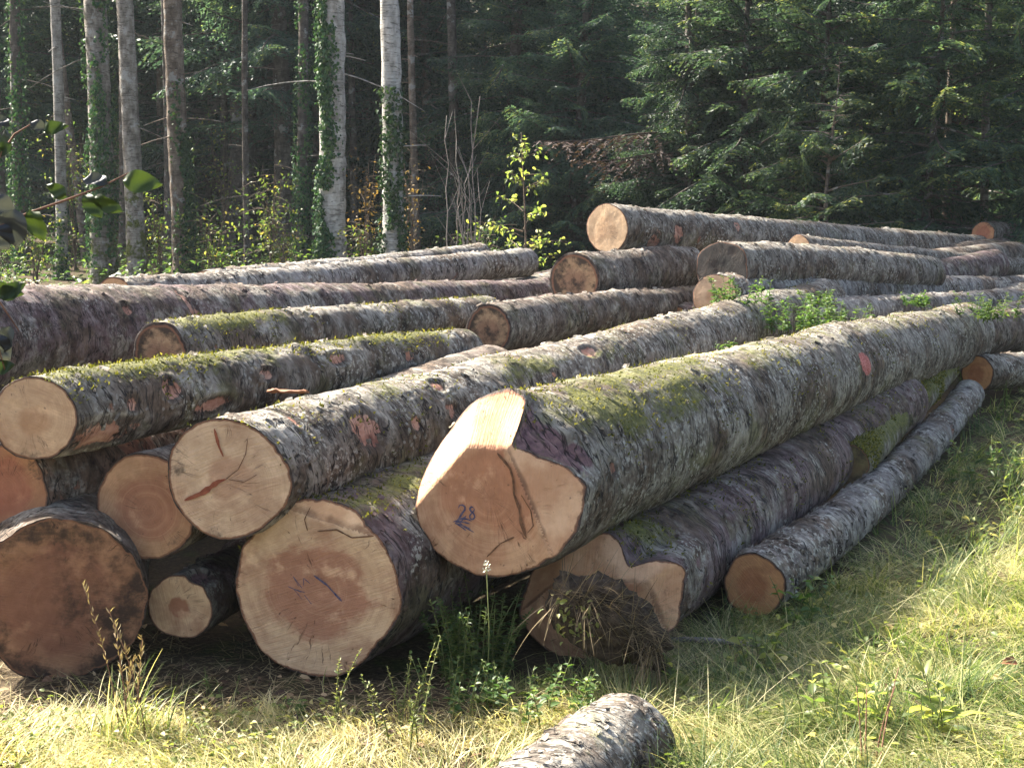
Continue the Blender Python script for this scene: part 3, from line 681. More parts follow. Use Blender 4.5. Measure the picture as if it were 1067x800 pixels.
# carrying logs deep in the pile; the first two added to block sun
def buried(x0, y0, z0, head, L, r, seed, bark):
    a = np.array([x0, y0, 0.0]); d = np.array([math.sin(R(head)), math.cos(R(head)), 0]); b = a + d * L
    a[2] = ground_z(a[0], a[1]) + z0; b[2] = ground_z(b[0], b[1]) + z0
    log3('felled_log', 'shadowed log buried deep under the others in the pile', a, b, r, r * .9, bark, FACE['red'], seed=seed, flakes=0, fine=False, group='buried logs that carry the pile')
for k, (x, y, z, h, L, r) in enumerate([(-2.75, 7.35, .3, 28, 7, .3), (-2.95, 7.3, .72, 28, 7, .22), (-1.35, 8.2, .24, 26, 6, .24), (-.95, 9.0, .25, 28, 6, .25), (-2.0, 8.9, .68, 26, 5.5, .24), (-1.35, 9.6, .66, 27, 6, .22),
        (-.6, 10.6, .24, 30, 8, .24), (.2, 12.3, .24, 34, 9, .24), (1.0, 12.0, .25, 35, 8, .25), (.3, 13.2, .68, 35, 9, .22), (1.3, 12.6, .7, 36, 8, .22), (2.6, 14, .25, 38, 7, .25), (3.0, 15.8, .7, 38, 6, .22), (-.2, 11.2, .66, 30, 4, .22), (3.0, 13.4, .25, 38, 6, .25), (5.3, 19.5, .5, 40, 6, .4), (-1.6, 11.3, .25, 26, 7, .25), (-1.7, 11.6, .66, 26, 7, .2), (-1.9, 12.6, .25, 26, 8, .25), (-1.5, 13.6, .62, 27, 7, .2)]):
    buried(x, y, z, h, L, r, 60 + k, ('brown', 'purple', 'grey')[k % 3])
# the stray log in the foreground
log3('felled_log', 'stray pale log lying alone in the grass at the bottom edge', np.array([-.42, 3.55, -.01]), np.array([.40, 5.2, .005]), .185, .19, 'grey', FACE['plain'], seed=71, flakes=240, fine=True, bend=.0, group='stray logs')

# ------------------------------------------------------------------ ground
def grid_axis(a, b, n, p=1.0): return a + (b - a) * np.linspace(0, 1, n) ** p
xs = np.unique(np.concatenate([np.linspace(-150, -14, 24), np.linspace(-14, -3, 30), np.linspace(-3, 5, 110), np.linspace(5, 20, 40), np.linspace(20, 150, 24)]))
ys = np.unique(np.concatenate([np.linspace(-120, 0, 14), np.linspace(0, 4, 12), np.linspace(4, 13, 120), np.linspace(13, 50, 80), np.linspace(50, 170, 30)]))
GX, GY = np.meshgrid(xs, ys)
GZ = ground_z(GX, GY) + .025 * (fbm(np.stack([GX * 5, GY * 5, 0 * GX], -1), 4, 77) - .5)
nx, ny = len(xs), len(ys)
i = np.arange(ny - 1)[:, None]; j = np.arange(nx - 1)[None]
Q = np.stack([i * nx + j, i * nx + j + 1, (i + 1) * nx + j + 1, (i + 1) * nx + j], -1).reshape(-1, 4)
tag(mk('ground', np.stack([GX, GY, GZ], -1), Q, M['soil']), None, None, kind='structure')

def clear_of_logs(x, y, marg=0.0, zmax=.75):
    ok = np.ones(len(x), bool)
    for p0, p1, r in FOOT:
        if min(p0[2], p1[2]) - r > .45: continue
        a, b = p0[:2], p1[:2]; d = b - a; t = np.clip(((x - a[0]) * d[0] + (y - a[1]) * d[1]) / (d @ d), 0, 1)
        dist = np.hypot(x - a[0] - t * d[0], y - a[1] - t * d[1])
        inside = ((x - a[0]) * d[0] + (y - a[1]) * d[1]) > .02
        ok &= ~((dist < r * .8 + marg) & inside)
    return ok

def scatter(n, x0, x1, y0, y1):
    return RNG.uniform(x0, x1, n), RNG.uniform(y0, y1, n)

# grass ----------------------------------------------------------------------
g = Geo()
def grass_patch(n, x0, x1, y0, y1, Lr, Wr, leanr, dens=None, tone=(.0, 1.0), clump=0, toneshift=0):
    x, y = scatter(n, x0, x1, y0, y1)
    if clump:
        k = max(1, n // clump); cxs, cys = scatter(k, x0, x1, y0, y1)
        idx = RNG.integers(0, k, n); x = cxs[idx] + RNG.normal(0, .022, n); y = cys[idx] + RNG.normal(0, .022, n)
    P2 = np.stack([x, y, 0 * x], -1)
    ok = clear_of_logs(x, y)
    if dens is not None: ok &= RNG.random(n) < dens(x, y)
    x, y, P2 = x[ok], y[ok], P2[ok]; n = len(x)
    if not n: return
    z = ground_z(x, y) - .005
    flow = fbm(P2 * 1.6, 3, 41) * 2 * math.pi * 2.2
    az = flow + RNG.normal(0, .9, n)
    lean = RNG.uniform(*leanr, n); L = RNG.uniform(*Lr, n) * (.6 + .8 * fbm(P2 * 2.5, 2, 43)); W = RNG.uniform(*Wr, n)
    tn = np.clip(fbm(P2 * 2.2, 3, 47) * .8 + RNG.normal(0, .2, n) + toneshift, 0, 1); tn = tone[0] + (tone[1] - tone[0]) * tn  # toneshift pales the blades, putting sunlit brightness into the patch colour
    V, Q, m = blades(np.stack([x, y, z], -1), az, lean, L, W, RNG.uniform(.2, 1.5, n))
    g.add(V, Q, a=np.repeat(tn, m))
shade = lambda x, y: np.clip(1.2 - np.clip((y - 5.42 - .3 * (fbm(np.stack([x * 2, y * 2, 0 * x], -1), 2, 9) - .5)) / .22, 0, 1) * 1.18, .03, 1) * np.where(x > .35, 1, 1)
def dens_left(x, y):
    base = shade(x, y); return np.where(x > .15, 1.0, base)
grass_patch(15000, -2.3, .5, 4.3, 6.1, (.03, .1), (.002, .0045), (.1, 1.2), dens_left, (.15, 1))
grass_patch(6000, -2.3, .5, 4.4, 5.8, (.05, .16), (.0025, .005), (.6, 1.5), dens_left, (.45, 1))
grass_patch(4500, -.1, .75, 5.0, 6.3, (.06, .2), (.002, .004), (.8, 1.5), None, (.35, .95))
grass_patch(26000, .3, 3.3, 4.4, 7.6, (.08, .24), (.002, .005), (.2, 1.3), None, (.0, .8), clump=26)
grass_patch(16000, .3, 3.3, 4.4, 7.6, (.1, .32), (.002, .0045), (.9, 1.6), None, (.3, 1), clump=16)
grass_patch(13000, 1.0, 5.2, 7.0, 11, (.1, .3), (.003, .007), (.2, 1.4), None, (.05, .85), clump=22)
grass_patch(9000, 1.2, 5.4, 7.0, 11, (.12, .34), (.003, .006), (.9, 1.6), None, (.35, 1), clump=14)
grass_patch(7000, 2.5, 8.0, 10.5, 15, (.12, .32), (.006, .011), (.2, 1.3), None, (0, .8), clump=20)
grass_patch(26000, .2, 3.3, 4.4, 8.0, (.16, .46), (.0018, .0042), (.9, 1.6), None, (.15, .95), clump=14, toneshift=.08)
grass_patch(14000, 1.2, 5.4, 7.4, 12, (.16, .45), (.003, .006), (1.0, 1.6), None, (.15, .95), clump=14, toneshift=.05)
grass_patch(20000, -2.3, .5, 4.3, 5.7, (.05, .18), (.002, .0045), (.5, 1.55), dens_left, (.4, 1), clump=14, toneshift=.2)
tag(g.build('grass', M['grass']), 'long rough meadow grass, green mixed with straw, around the logs', 'grass', kind='stuff')
# small clover-like ground leaves
g = Geo()
def ground_leaves(n, x0, x1, y0, y1, Lr, hmax, dens=None):
    x, y = scatter(n, x0, x1, y0, y1); ok = clear_of_logs(x, y) & (fbm(np.stack([x * 2.6, y * 2.6, 0 * x], -1), 3, 61) > .47)
    if dens is not None: ok &= RNG.random(n) < dens(x, y)
    x, y = x[ok], y[ok]; n = len(x); z = ground_z(x, y) + RNG.uniform(.01, hmax, n)
    az = RNG.uniform(0, 6.28, n); D = np.stack([np.cos(az), np.sin(az), RNG.uniform(-.3, .5, n)], -1)
    N = nrm(np.stack([RNG.normal(0, .4, n), RNG.normal(0, .4, n), np.ones(n)], -1)); L = RNG.uniform(*Lr, n)
    V, Q, T = leaves(np.stack([x, y, z], -1), D, N, L, L * RNG.uniform(.5, .8, n)); g.add(V, Q, T, np.repeat(RNG.random(n), 8))
ground_leaves(5500, -2.3, .6, 4.3, 5.9, (.012, .034), .08, dens_left)
ground_leaves(3500, .2, 3.3, 4.4, 7.6, (.015, .045), .11)
ground_leaves(3000, 1.2, 6, 7.4, 13, (.025, .06), .15)
tag(g.build('ground_cover', M['palegreen']), 'low leafy ground cover between the grass blades', 'ground cover', kind='stuff')
# dry litter in front of the pile
g = Geo()
n = 9000; x, y = scatter(n, -2.4, 1.2, 5.2, 6.6); ok = clear_of_logs(x, y, -.05); x, y = x[ok], y[ok]; n = len(x)
z = ground_z(x, y) + RNG.uniform(0, .02, n)
V, Q, m = blades(np.stack([x, y, z], -1), RNG.uniform(0, 6.28, n), RNG.uniform(1.2, 1.65, n), RNG.uniform(.03, .16, n), RNG.uniform(.002, .006, n), RNG.uniform(-.2, .3, n), 2)
g.add(V, Q, a=np.repeat(RNG.random(n), m))
tag(g.build('forest_litter', M['straw']), 'dry straw and bark litter on the bare soil before the pile', 'litter', kind='stuff')

g = Geo(); n = 1500; x, y = scatter(n, -2.4, 2.4, 5.0, 7.4); ok = clear_of_logs(x, y, -.02) & (RNG.random(n) < np.where(x > .6, .35, 1)); x, y = x[ok], y[ok]; n = len(x)
z = ground_z(x, y) + RNG.uniform(.005, .03, n); L = RNG.uniform(.015, .06, n)
V, Q, T = leaves(np.stack([x, y, z], -1), np.stack([RNG.normal(0, 1, n), RNG.normal(0, 1, n), RNG.normal(0, .2, n)], -1), nrm(np.stack([RNG.normal(0, .3, n), RNG.normal(0, .3, n), np.ones(n)], -1)), L, L * RNG.uniform(.4, .9, n), .15); g.add(V, Q, T, np.repeat(RNG.random(n), 8))
M['chips'] = leaf_mat('bark_chips', [(0, (.03, .02, .015)), (.6, (.13, .075, .045)), (1, (.5, .36, .2))], .05, .8, .2, 1.0, 0)
tag(g.build('bark_chips', M['chips']), 'bark chips and splinters strewn on the ground before the pile', 'bark chips', kind='stuff')

# ------------------------------------------------------------------ plants by the logs
def stem_path(base, h, lean_az, lean, n=8):
    t = np.linspace(0, 1, n)
    return np.asarray(base)[None] + np.stack([np.cos(lean_az) * lean * h * t ** 1.6, np.sin(lean_az) * lean * h * t ** 1.6, h * t], -1)

def weed(name, label, base, h, stems, leafL, matl, cat='weed', spread=.12, per=22, stemmat=None, group=None, droop=.3, seed=0, lw=.4, z_up=.35, tone=(0, 1)):
    rs = np.random.default_rng(seed + 500)
    root = empty(name, base, label, cat, group); gs, gl = Geo(), Geo()
    for k in range(stems):
        az = rs.uniform(0, 6.28); b = np.array([math.cos(az), math.sin(az), 0]) * spread * math.sqrt(rs.random())
        hh = h * rs.uniform(.55, 1.0); P = stem_path(b, hh, az + rs.normal(0, .6), rs.uniform(.05, .45))
        gs.add(*tube(P, np.linspace(.0028, .001, len(P)) * (1 + h), 5))
        t = np.sort(rs.uniform(.12, 1, per)); pos = np.stack([np.interp(t, np.linspace(0, 1, len(P)), P[:, q]) for q in range(3)], -1)
        a2 = np.arange(per) * 2.4 + rs.normal(0, .4, per)
        D = np.stack([np.cos(a2), np.sin(a2), z_up + rs.normal(0, .3, per) - droop * (1 - t)], -1)
        N = nrm(np.stack([rs.normal(0, .35, per), rs.normal(0, .35, per), np.ones(per)], -1))
        L = leafL * rs.uniform(.5, 1.1, per) * (1.1 - .6 * t)
        V, Q, T = leaves(pos, D, N, L, L * lw); gl.add(V, Q, T, np.repeat(tone[0] + (tone[1] - tone[0]) * rs.random(per), 8))
        if stems <= 6:
            so_ = gs.build('stem', stemmat or M['greenstem'], root); gl.build('leaves', matl, so_); gs, gl = Geo(), Geo()
    if stems <= 6: return root
    gs.build('stem', stemmat or M['greenstem'], root); gl.build('leaves', matl, root)
    return root

def gpt(px, Y):
    p = at(px, 500, Y); p[2] = float(ground_z(p[0], p[1])); return p
def ground_at(px, py):
    lo, hi = 3.0, 40.0
    for _ in range(40):
        m = (lo + hi) / 2; p = at(px, py, m)
        if p[2] > ground_z(p[0], p[1]): lo = m
        else: hi = m
    p = at(px, py, lo); p[2] = float(ground_z(p[0], p[1])); return p

weed('leafy_weed', 'dense bushy green weed growing up the join of two big log ends', gpt(494, 6.0), .40, 36, .05, M['weed'], spread=.14, per=46, seed=1, lw=.42)
weed('leafy_weed', 'low dark leafy weeds at the foot of the root flared log', gpt(560, 5.6), .2, 24, .055, M['weed'], spread=.22, per=12, seed=2, lw=.6)
weed('leafy_weed', 'low weed at the foot of the bushy weed', gpt(468, 5.6), .2, 18, .045, M['weed'], spread=.16, per=12, seed=3, lw=.6)
weed('tall_weed', 'single upright sunlit stem with tiny leaves before the dark hearted log', ground_at(350, 752), .36, 2, .032, M['palegreen'], spread=.012, per=34, seed=4, lw=.35, z_up=.8)
weed('tall_weed', 'loose clump of pale seeding stems left of the stray log', ground_at(418, 768), .33, 9, .034, M['palegreen'], spread=.13, per=28, seed=5, lw=.4, z_up=.6)
weed('tall_weed', 'short pale sprig at the rim of shade by the stray log', ground_at(575, 725), .14, 6, .028, M['palegreen'], spread=.08, per=16, seed=6)
weed('leafy_weed', 'bramble leaves against the orange end of the peeling log', ground_at(832, 655), .27, 7, .085, M['weed'], spread=.1, per=8, seed=7, lw=.75)
weed('leafy_weed', 'bright lime leaved plant below the peeling log end', ground_at(790, 700), .26, 6, .085, M['sapling'], spread=.1, per=6, seed=8, lw=.8)
weed('leafy_weed', 'low lime leaves beside the grey stick', ground_at(722, 722), .18, 6, .085, M['sapling'], spread=.12, per=5, seed=9, lw=.7)
weed('leafy_weed', 'clump of dock leaves in the sunny grass at lower right', ground_at(975, 770), .27, 6, .16, M['sapling'], spread=.09, per=5, seed=10, lw=.35, z_up=.5)
weed('leafy_weed', 'yellow green nettle patch behind the stray log', ground_at(880, 770), .27, 9, .09, M['sapling'], spread=.16, per=9, seed=11, lw=.55)
weed('leafy_weed', 'tuft of deep green leaves at the right rim of the meadow', ground_at(1035, 510), .4, 14, .08, M['weed'], spread=.3, per=18, seed=12, lw=.4)
weed('tall_weed', 'dark thin dead stalks standing in the sunny grass', ground_at(905, 800), .34, 4, .02, M['straw'], spread=.05, per=10, seed=13, stemmat=M['redstem'], lw=.3)
weed('leafy_weed', 'spindly weed in the shade before the smallest log', ground_at(232, 722), .13, 5, .03, M['weed'], spread=.08, per=8, seed=14)
weed('leafy_weed', 'round leaved seedling in front of the dark hearted log', ground_at(308, 748), .08, 5, .045, M['weed'], spread=.04, per=5, seed=15, lw=.85)
# grass tussock with reddish seed stalks
b = ground_at(137, 772); root = empty('grass_tussock', b, 'sunlit tussock with reddish seed stalks before the grimy log', 'grass tussock'); g = Geo()
rs = np.random.default_rng(77); n = 130
V, Q, m = blades(np.stack([rs.normal(0, .07, n), rs.normal(0, .05, n), 0 * np.arange(n)], -1), rs.uniform(0, 6.28, n), rs.uniform(.05, .5, n), rs.uniform(.1, .36, n), rs.uniform(.003, .006, n), rs.uniform(.2, 1.7, n), 6)
g.add(V, Q, a=np.repeat(rs.uniform(.2, .8, n), m)); g.build('blades', M['grass'], root)
g = Geo(); g2 = Geo()
for (dx, h, ln, az) in ((-.01, .42, .12, 2.8), (.02, .36, .1, 1.0), (-.04, .55, .22, 3.0), (.05, .47, .25, 3.2), (-.03, .3, .15, .3)):
    P = stem_path((dx, 0, 0), h, az, ln, 10); g.add(*tube(P, np.linspace(.0028, .0012, 10), 5))
    n = 26; t = rs.uniform(.5, 1, n); pos = np.stack([np.interp(t, np.linspace(0, 1, 10), P[:, q]) for q in range(3)], -1)
    D = np.stack([rs.normal(0, .5, n), rs.normal(0, .5, n), np.ones(n)], -1); V, Q, T = leaves(pos, D, rs.normal(0, 1, (n, 3)), .03, .006); g2.add(V, Q, T, np.repeat(rs.uniform(.4, 1, n), 8))
    so_ = g.build('stalk', M['redstem'], root); g2.build('seed_head', M['straw'], so_); g, g2 = Geo(), Geo()
# flower by the great log's end
b = at(507, 590, 5.75); root = empty('wild_flower', (b[0], b[1], float(ground_z(b[0], b[1]))), 'small cream flower head poking up before the faceted log end', 'flower')
hz = b[2] - float(ground_z(b[0], b[1]))
g = Geo(); g.add(*tube([(0, 0, 0), (.01, 0, hz * .5), (0, 0, hz)], [.003, .0025, .002], 6)); g.build('stem', M['greenstem'], root)
g = Geo(); n = 34; pos = np.stack([rs.normal(0, .005, n), rs.normal(0, .005, n), hz + rs.uniform(-.02, .02, n)], -1)
V, Q, T = leaves(pos, rs.normal(0, 1, (n, 3)) + np.array([0, 0, .5]), rs.normal(0, 1, (n, 3)), .009, .006); g.add(V, Q, T); g.build('petals', M['petal'], root)

# root clod with hanging dry grass
b = at(632, 645, 5.9); root = empty('turf_clod', b, 'dark clod of roots and hanging dry grass against the lobed log end', 'turf clod')
th = np.linspace(0, 2 * np.pi, 56, endpoint=False); ph = np.linspace(0, np.pi, 30)
PH, TH = np.meshgrid(ph, th, indexing='ij'); U = np.stack([np.sin(PH) * np.cos(TH), np.sin(PH) * np.sin(TH), np.cos(PH)], -1)
rr = .92 + .8 * (fbm(U * 1.8 + 3, 3, 88, .5) - .5) + .28 * (fbm(U * 11, 3, 89) - .5); V = U * rr[..., None] * np.array([.27, .11, .17]); 
V[..., 2] += -.09 * V[..., 0] / .2 * .8
i = np.arange(29)[:, None]; j = np.arange(56)[None]
mk('soil', V.reshape(-1, 3), np.stack([i * 56 + j, (i + 1) * 56 + j, (i + 1) * 56 + (j + 1) % 56, i * 56 + (j + 1) % 56], -1).reshape(-1, 4), M['clod'], root)
g = Geo(); nc = 70; n = 620; ci = rs.integers(0, nc, n)
t = (rs.random(nc) ** .8)[ci]; cpx = -.2 + .42 * t + rs.normal(0, .012, n); top = .15 - .12 * np.abs(t - .35) - .2 * t
base = np.stack([cpx, (rs.uniform(-.12, -.02, nc))[ci] + rs.normal(0, .008, n), top + rs.normal(0, .03, n)], -1)
az = rs.normal(-.7, 1.0, nc)[ci] + rs.normal(0, .35, n); ln = rs.uniform(.5, 2.2, nc)[ci] + rs.normal(0, .25, n)
V, Q, m = blades(base, az, ln, rs.uniform(.05, .3, n), rs.uniform(.002, .0045, n), rs.uniform(-.3, 1.4, n), 6)
g.add(V, Q, a=np.repeat(rs.random(n) ** 1.8 * .85, m)); g.build('dry_grass', M['straw'], root)
g = Geo(); n = 90; pos = np.stack([rs.normal(-.13, .045, n), rs.uniform(-.14, -.06, n), rs.normal(.02, .04, n)], -1)
V, Q, T = leaves(pos, rs.normal(0, 1, (n, 3)), rs.normal(0, .6, (n, 3)) + np.array([0, -.4, 1]), rs.uniform(.02, .04, n), .016); g.add(V, Q, T, np.repeat(rs.uniform(.3, 1, n), 8)); g.build('leaves', M['palegreen'], root)

# stick, dead leaves
a, bb = ground_at(690, 678), ground_at(792, 682)
a[2] += .045; bb[2] += .04
root = Geo(); mid = (a + bb) / 2 + np.array([0, 0, .012])
root.add(*tube(np.array([a, (a + mid) / 2 + [0, .01, .004], mid, (mid + bb) / 2, bb]), [.014, .013, .014, .011, .009], 10, rough=.5))
tag(root.build('stick', M['greystick']), 'grey broken stick lying in the grass by the turf clod', 'stick')
def dead_leaf(px, py, label, mat, L, W, seed, h=.03):
    b = ground_at(px, py); rs = np.random.default_rng(seed); g = Geo(); a = rs.uniform(0, 6.28)
    V, Q, T = leaves(np.array([[b[0], b[1], b[2] + h]]), np.array([[math.cos(a), math.sin(a), .1]]), np.array([[.2, -.6, 1]]), L, W, .35); g.add(V, Q, T)
    tag(g.build('fallen_leaf', mat), label, 'leaf')
M['deadleaf'] = plain_mat('dead_leaf', (.12, .045, .02), (.26, .12, .06), 40, .6)
dead_leaf(1060, 712, 'russet fallen leaf in the grass at the right edge', M['deadleaf'], .07, .05, 1, .08)
dead_leaf(528, 695, 'bleached curled leaf in the weeds below the faceted end', M['bleached'], .11, .03, 2, .08)
dead_leaf(820, 640, 'pale silvery leaf beside the orange log end', M['bleached'], .07, .045, 3, .1)
def rest(px, py, Y): return at(px, py, Y)
for (px, py, Y, lab, sd) in ((300, 415, 6.6, 'curled strip of rusty bark on top of the scarred log', 3), (243, 297, 11.0, 'rusty bark plate on the torn log at upper left', 6), (290, 293, 11.6, 'orange bark chip on the torn log at upper left', 7)):
    b = rest(px, py, Y); rs = np.random.default_rng(sd); n = 9; m = 4
    t = np.linspace(-.5, .5, n); s_ = np.linspace(-.5, .5, m); a = rs.uniform(-.5, .2)
    Lx = .19 if Y < 8 else .2; Wx = .045 if Y < 8 else .08
    V = []
    for q in t:
        for w in s_:
            V.append((q * Lx * math.cos(a) - w * Wx * math.sin(a), q * Lx * math.sin(a) + w * Wx * math.cos(a), .02 + .1 * q * q * Lx + .35 * abs(w) * Wx + rs.normal(0, .003)))
    i = np.arange(n - 1)[:, None]; j = np.arange(m - 1)[None]; Q = np.stack([i * m + j, i * m + j + 1, (i + 1) * m + j + 1, (i + 1) * m + j], -1).reshape(-1, 4)
    o = mk('bark_strip', np.array(V) + b, Q, M['deadleaf']); sm = o.modifiers.new('thick', 'SOLIDIFY'); sm.thickness = .008
    tag(o, lab, 'bark')
# sprigs rooted in the gaps between logs
for (px, py, Y, h, st, sp, lab, sd) in ((772, 318, 11.6, .2, 9, .16, 'green sprig by the ochre log end', 1), (822, 345, 11.3, .25, 9, .14, 'green sprig nearest the pile centre above the great log', 2), (868, 345, 11.5, .24, 12, .22, 'spreading green sprigs above the great log', 3),
        (912, 358, 11.2, .18, 7, .1, 'fresh sprig leaning over the great log', 4), (1026, 332, 12.6, .2, 10, .2, 'leafy sprig growing at the far tip of the great log', 5), (756, 380, 9.6, .16, 6, .05, 'small fern tuft between the scarred log and the great log', 6), (850, 318, 12.2, .12, 5, .08, 'tiny sprig on the cracked grey log', 7), (958, 318, 12.5, .12, 5, .08, 'tiny sprig near the tip of the great log', 8), (940, 355, 14, .2, 6, .1, 'sprig in the gap below the brown log', 9)):
    b = at(px, py, Y); b[2] -= .02
    weed('leafy_sprig', lab, b, h * 1.25, int(st * 1.9), .065, M['weed'], 'sprig', sp * 1.3, 24, seed=40 + sd, lw=.5, group='sprigs on the log pile', tone=(.05, .75))

# ------------------------------------------------------------------ forest
def fir_branch(L, rs, droop=.35, dens=1.0, tone=0.0, rise=.1):
    """one bough in local frame: grows along +X; returns needle V,Q,rnd and spine"""
    n = 14; t = np.linspace(0, 1, n)
    sp = np.stack([L * t, .06 * L * np.sin(t * 3 + rs.uniform(0, 6)), L * (rise * t - droop * t ** 2 + .12 * t ** 4)], -1)
    ns = max(6, int(L / .085 * dens)); ts = np.linspace(.12, 1, ns) ** .9
    Ps, Ds, Ls = [], [], []
    for k, q in enumerate(ts):
        p = np.array([np.interp(q, t, sp[:, c]) for c in range(3)]); p2 = np.array([np.interp(min(q + .05, 1.05), t, sp[:, c]) for c in range(3)])
        tg = p2 - p; tg = tg / (np.linalg.norm(tg) + 1e-9) if q < .99 else np.array([1, 0, -.3])
        for sg in (-1, 1):
            l2 = L * .36 * (1 - q) ** .75 * rs.uniform(.6, 1.15) + .10
            ang = R(rs.uniform(42, 66)); d = tg * math.cos(ang) + np.array([0, sg, 0]) * math.sin(ang) + np.array([0, 0, rs.uniform(-.5, .02)])
            d /= np.linalg.norm(d); m = max(2, int(l2 / .055)); s = np.linspace(.1, 1, m)
            drp = np.stack([0 * s, 0 * s, -.3 * l2 * s ** 2], -1)
            pos = p + d * (l2 * s)[:, None] + drp
            for sg2 in (-1, 1):
                dd = nrm(d[None] * rs.uniform(.6, 1.0, (m, 1)) + sg2 * np.cross(d, [0, 0, 1])[None] * rs.uniform(.45, .9, (m, 1)) + rs.normal(0, .17, (m, 3)) + np.array([0, 0, -.18]))
                Ps.append(pos); Ds.append(dd); Ls.append(np.full(m, .055) + .085 * (1 - s) * rs.uniform(.5, 1.2, m))
    P, D, Ln = np.concatenate(Ps), np.concatenate(Ds), np.concatenate(Ls)
    N = nrm(rs.normal(0, .8, P.shape) + np.array([0, 0, 1.0])); S = nrm(np.cross(D, N))
    w = rs.uniform(.009, .016, len(P))[:, None]; Ln = Ln[:, None]
    V = np.stack([P - S * w * .7, P + S * w * .7, P + D * Ln * .6 + S * w, P + D * Ln, P + D * Ln * .6 - S * w], 1)
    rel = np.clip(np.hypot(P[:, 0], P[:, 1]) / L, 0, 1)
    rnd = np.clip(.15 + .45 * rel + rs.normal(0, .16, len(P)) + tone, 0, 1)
    return V, rnd, sp

def place(V, az, pitch, pos, roll=0):
    c, s = math.cos(roll), math.sin(roll); Rx = np.array([[1, 0, 0], [0, c, -s], [0, s, c]])
    c, s = math.cos(pitch), math.sin(pitch); Ry = np.array([[c, 0, -s], [0, 1, 0], [s, 0, c]])
    c, s = math.cos(az), math.sin(az); Rz = np.array([[c, -s, 0], [s, c, 0], [0, 0, 1]])
    return V @ (Rz @ Ry @ Rx).T + np.asarray(pos)

def make_fir(seed, H, z0, spread, r0, dens=1.0, sparse=0.0, dead=0.0):
    """returns trunk Geo and crown Geo, base at the origin"""
    rs = np.random.default_rng(seed)
    lib = [fir_branch(l, rs, rs.uniform(.2, .5), dens, 0, rs.uniform(0, .25)) for l in (3.2, 2.7, 2.2, 1.8, 1.4, 1.0)]
    tr = Geo(); t = np.linspace(0, 1, 60) ** 1.4; bx = .12 * np.sin(t * 5 + seed); by = .1 * np.cos(t * 4 + seed) - .1 * math.cos(seed)
    P = np.stack([bx - bx[0], by, H * t], -1)
    rad = r0 * (1 - .93 * t) * (1 + .45 * np.exp(-H * t / .28)); tr.add(*tube(P, rad, 20, True, seed, .12))
    cv, ca = [], []
    z = z0
    while z < H * .98:
        k = rs.integers(5, 8) if z < 7 else 4; a0 = rs.uniform(0, 6.28)
        for b in range(k):
            if rs.random() < sparse: continue
            Lw = spread * (1 - (z / H)) ** .8 * rs.uniform(.55, 1.12) * (.75 + .25 * min(1, (z - z0 + .4) / 1.2))
            if z > 7 and rs.random() < .5: continue
            i = int(np.argmin([abs(s - Lw) for s in (3.2, 2.7, 2.2, 1.8, 1.4, 1.0)]))
            V, rn, sp = lib[i]; sc = Lw / (3.2, 2.7, 2.2, 1.8, 1.4, 1.0)[i]
            az = a0 + b * 6.28 / k + rs.normal(0, .2); pt = R(rs.uniform(-14, 16) + 14 * z / H)
            zz = z + rs.uniform(-.2, .2); pos = (np.interp(zz, P[:, 2], P[:, 0]), np.interp(zz, P[:, 2], P[:, 1]), zz)
            rl = rs.normal(0, .4)
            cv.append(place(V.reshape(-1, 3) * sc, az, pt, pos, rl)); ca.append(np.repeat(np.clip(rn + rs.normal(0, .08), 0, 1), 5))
            S2 = place(sp * sc, az, pt, pos, rl); tr.add(*tube(S2, np.linspace(.026, .004, len(S2)) * (.5 + .3 * Lw), 5, False))
        z += rs.uniform(.22, .36) * (1 if z < 7 else 2.2)
    # bare dead twigs below the crown
    for k in range(int(dead)):
        zz = rs.uniform(.8, max(1.2, z0 + .5)); az = rs.uniform(0, 6.28); l = rs.uniform(.15, .9); rr = np.interp(zz, P[:, 2], rad)
        d = np.array([math.cos(az), math.sin(az), rs.uniform(-.4, .15)]); b = np.array([np.interp(zz, P[:, 2], P[:, 0]), np.interp(zz, P[:, 2], P[:, 1]), zz])
        q = np.stack([b + d * s + np.array([0, 0, -.1 * s * s]) for s in np.linspace(rr * .5, rr + l, 5)]); tr.add(*tube(q, np.linspace(.012, .003, 5), 5, False))
    cr = (np.concatenate(cv), np.concatenate(ca)) if cv else None
    return tr, cr

def fir_proto(seed, tm, label, *a, nm='needles', **k):
    tr, cr = make_fir(seed, *a, **k)
    root = empty('fir_tree', (0, 0, 0), label, 'tree')
    tr.build('trunk', tm, root)
    if cr is not None:
        V, rn = cr; n = len(V) // 5; q = np.arange(n)[:, None] * 5
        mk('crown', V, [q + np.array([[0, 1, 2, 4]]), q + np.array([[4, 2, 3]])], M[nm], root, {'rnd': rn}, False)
    return root
def put(o, px, Y, rot, sc=1.0, label=None, group=None):
    p = gpt(px, Y); o.location = tuple(p); o.location.z -= .05; o.rotation_euler = (0, 0, rot); o.scale = (sc, sc, sc)
    if label: o['label'] = label
    if group: o['group'] = group
    return o
LOWS = 'dark green fir with drooping boughs in the shaded wall of forest behind the pile'
GRP = 'firs massed behind the log pile'
protos = [fir_proto(101, M['trunk_dark'], LOWS, 10.5, .4, 3.3, .17, 1.0, .05, 4), fir_proto(102, M['trunk_dark'], LOWS, 12, .6, 3.2, .2, 1.0, .12, 8),
          fir_proto(103, M['trunk_brown'], LOWS, 10, .3, 2.8, .14, 1.0, .08, 4), fir_proto(104, M['trunk_dark'], LOWS, 12.5, 2.4, 2.8, .2, .9, .25, 26)]
used = set()
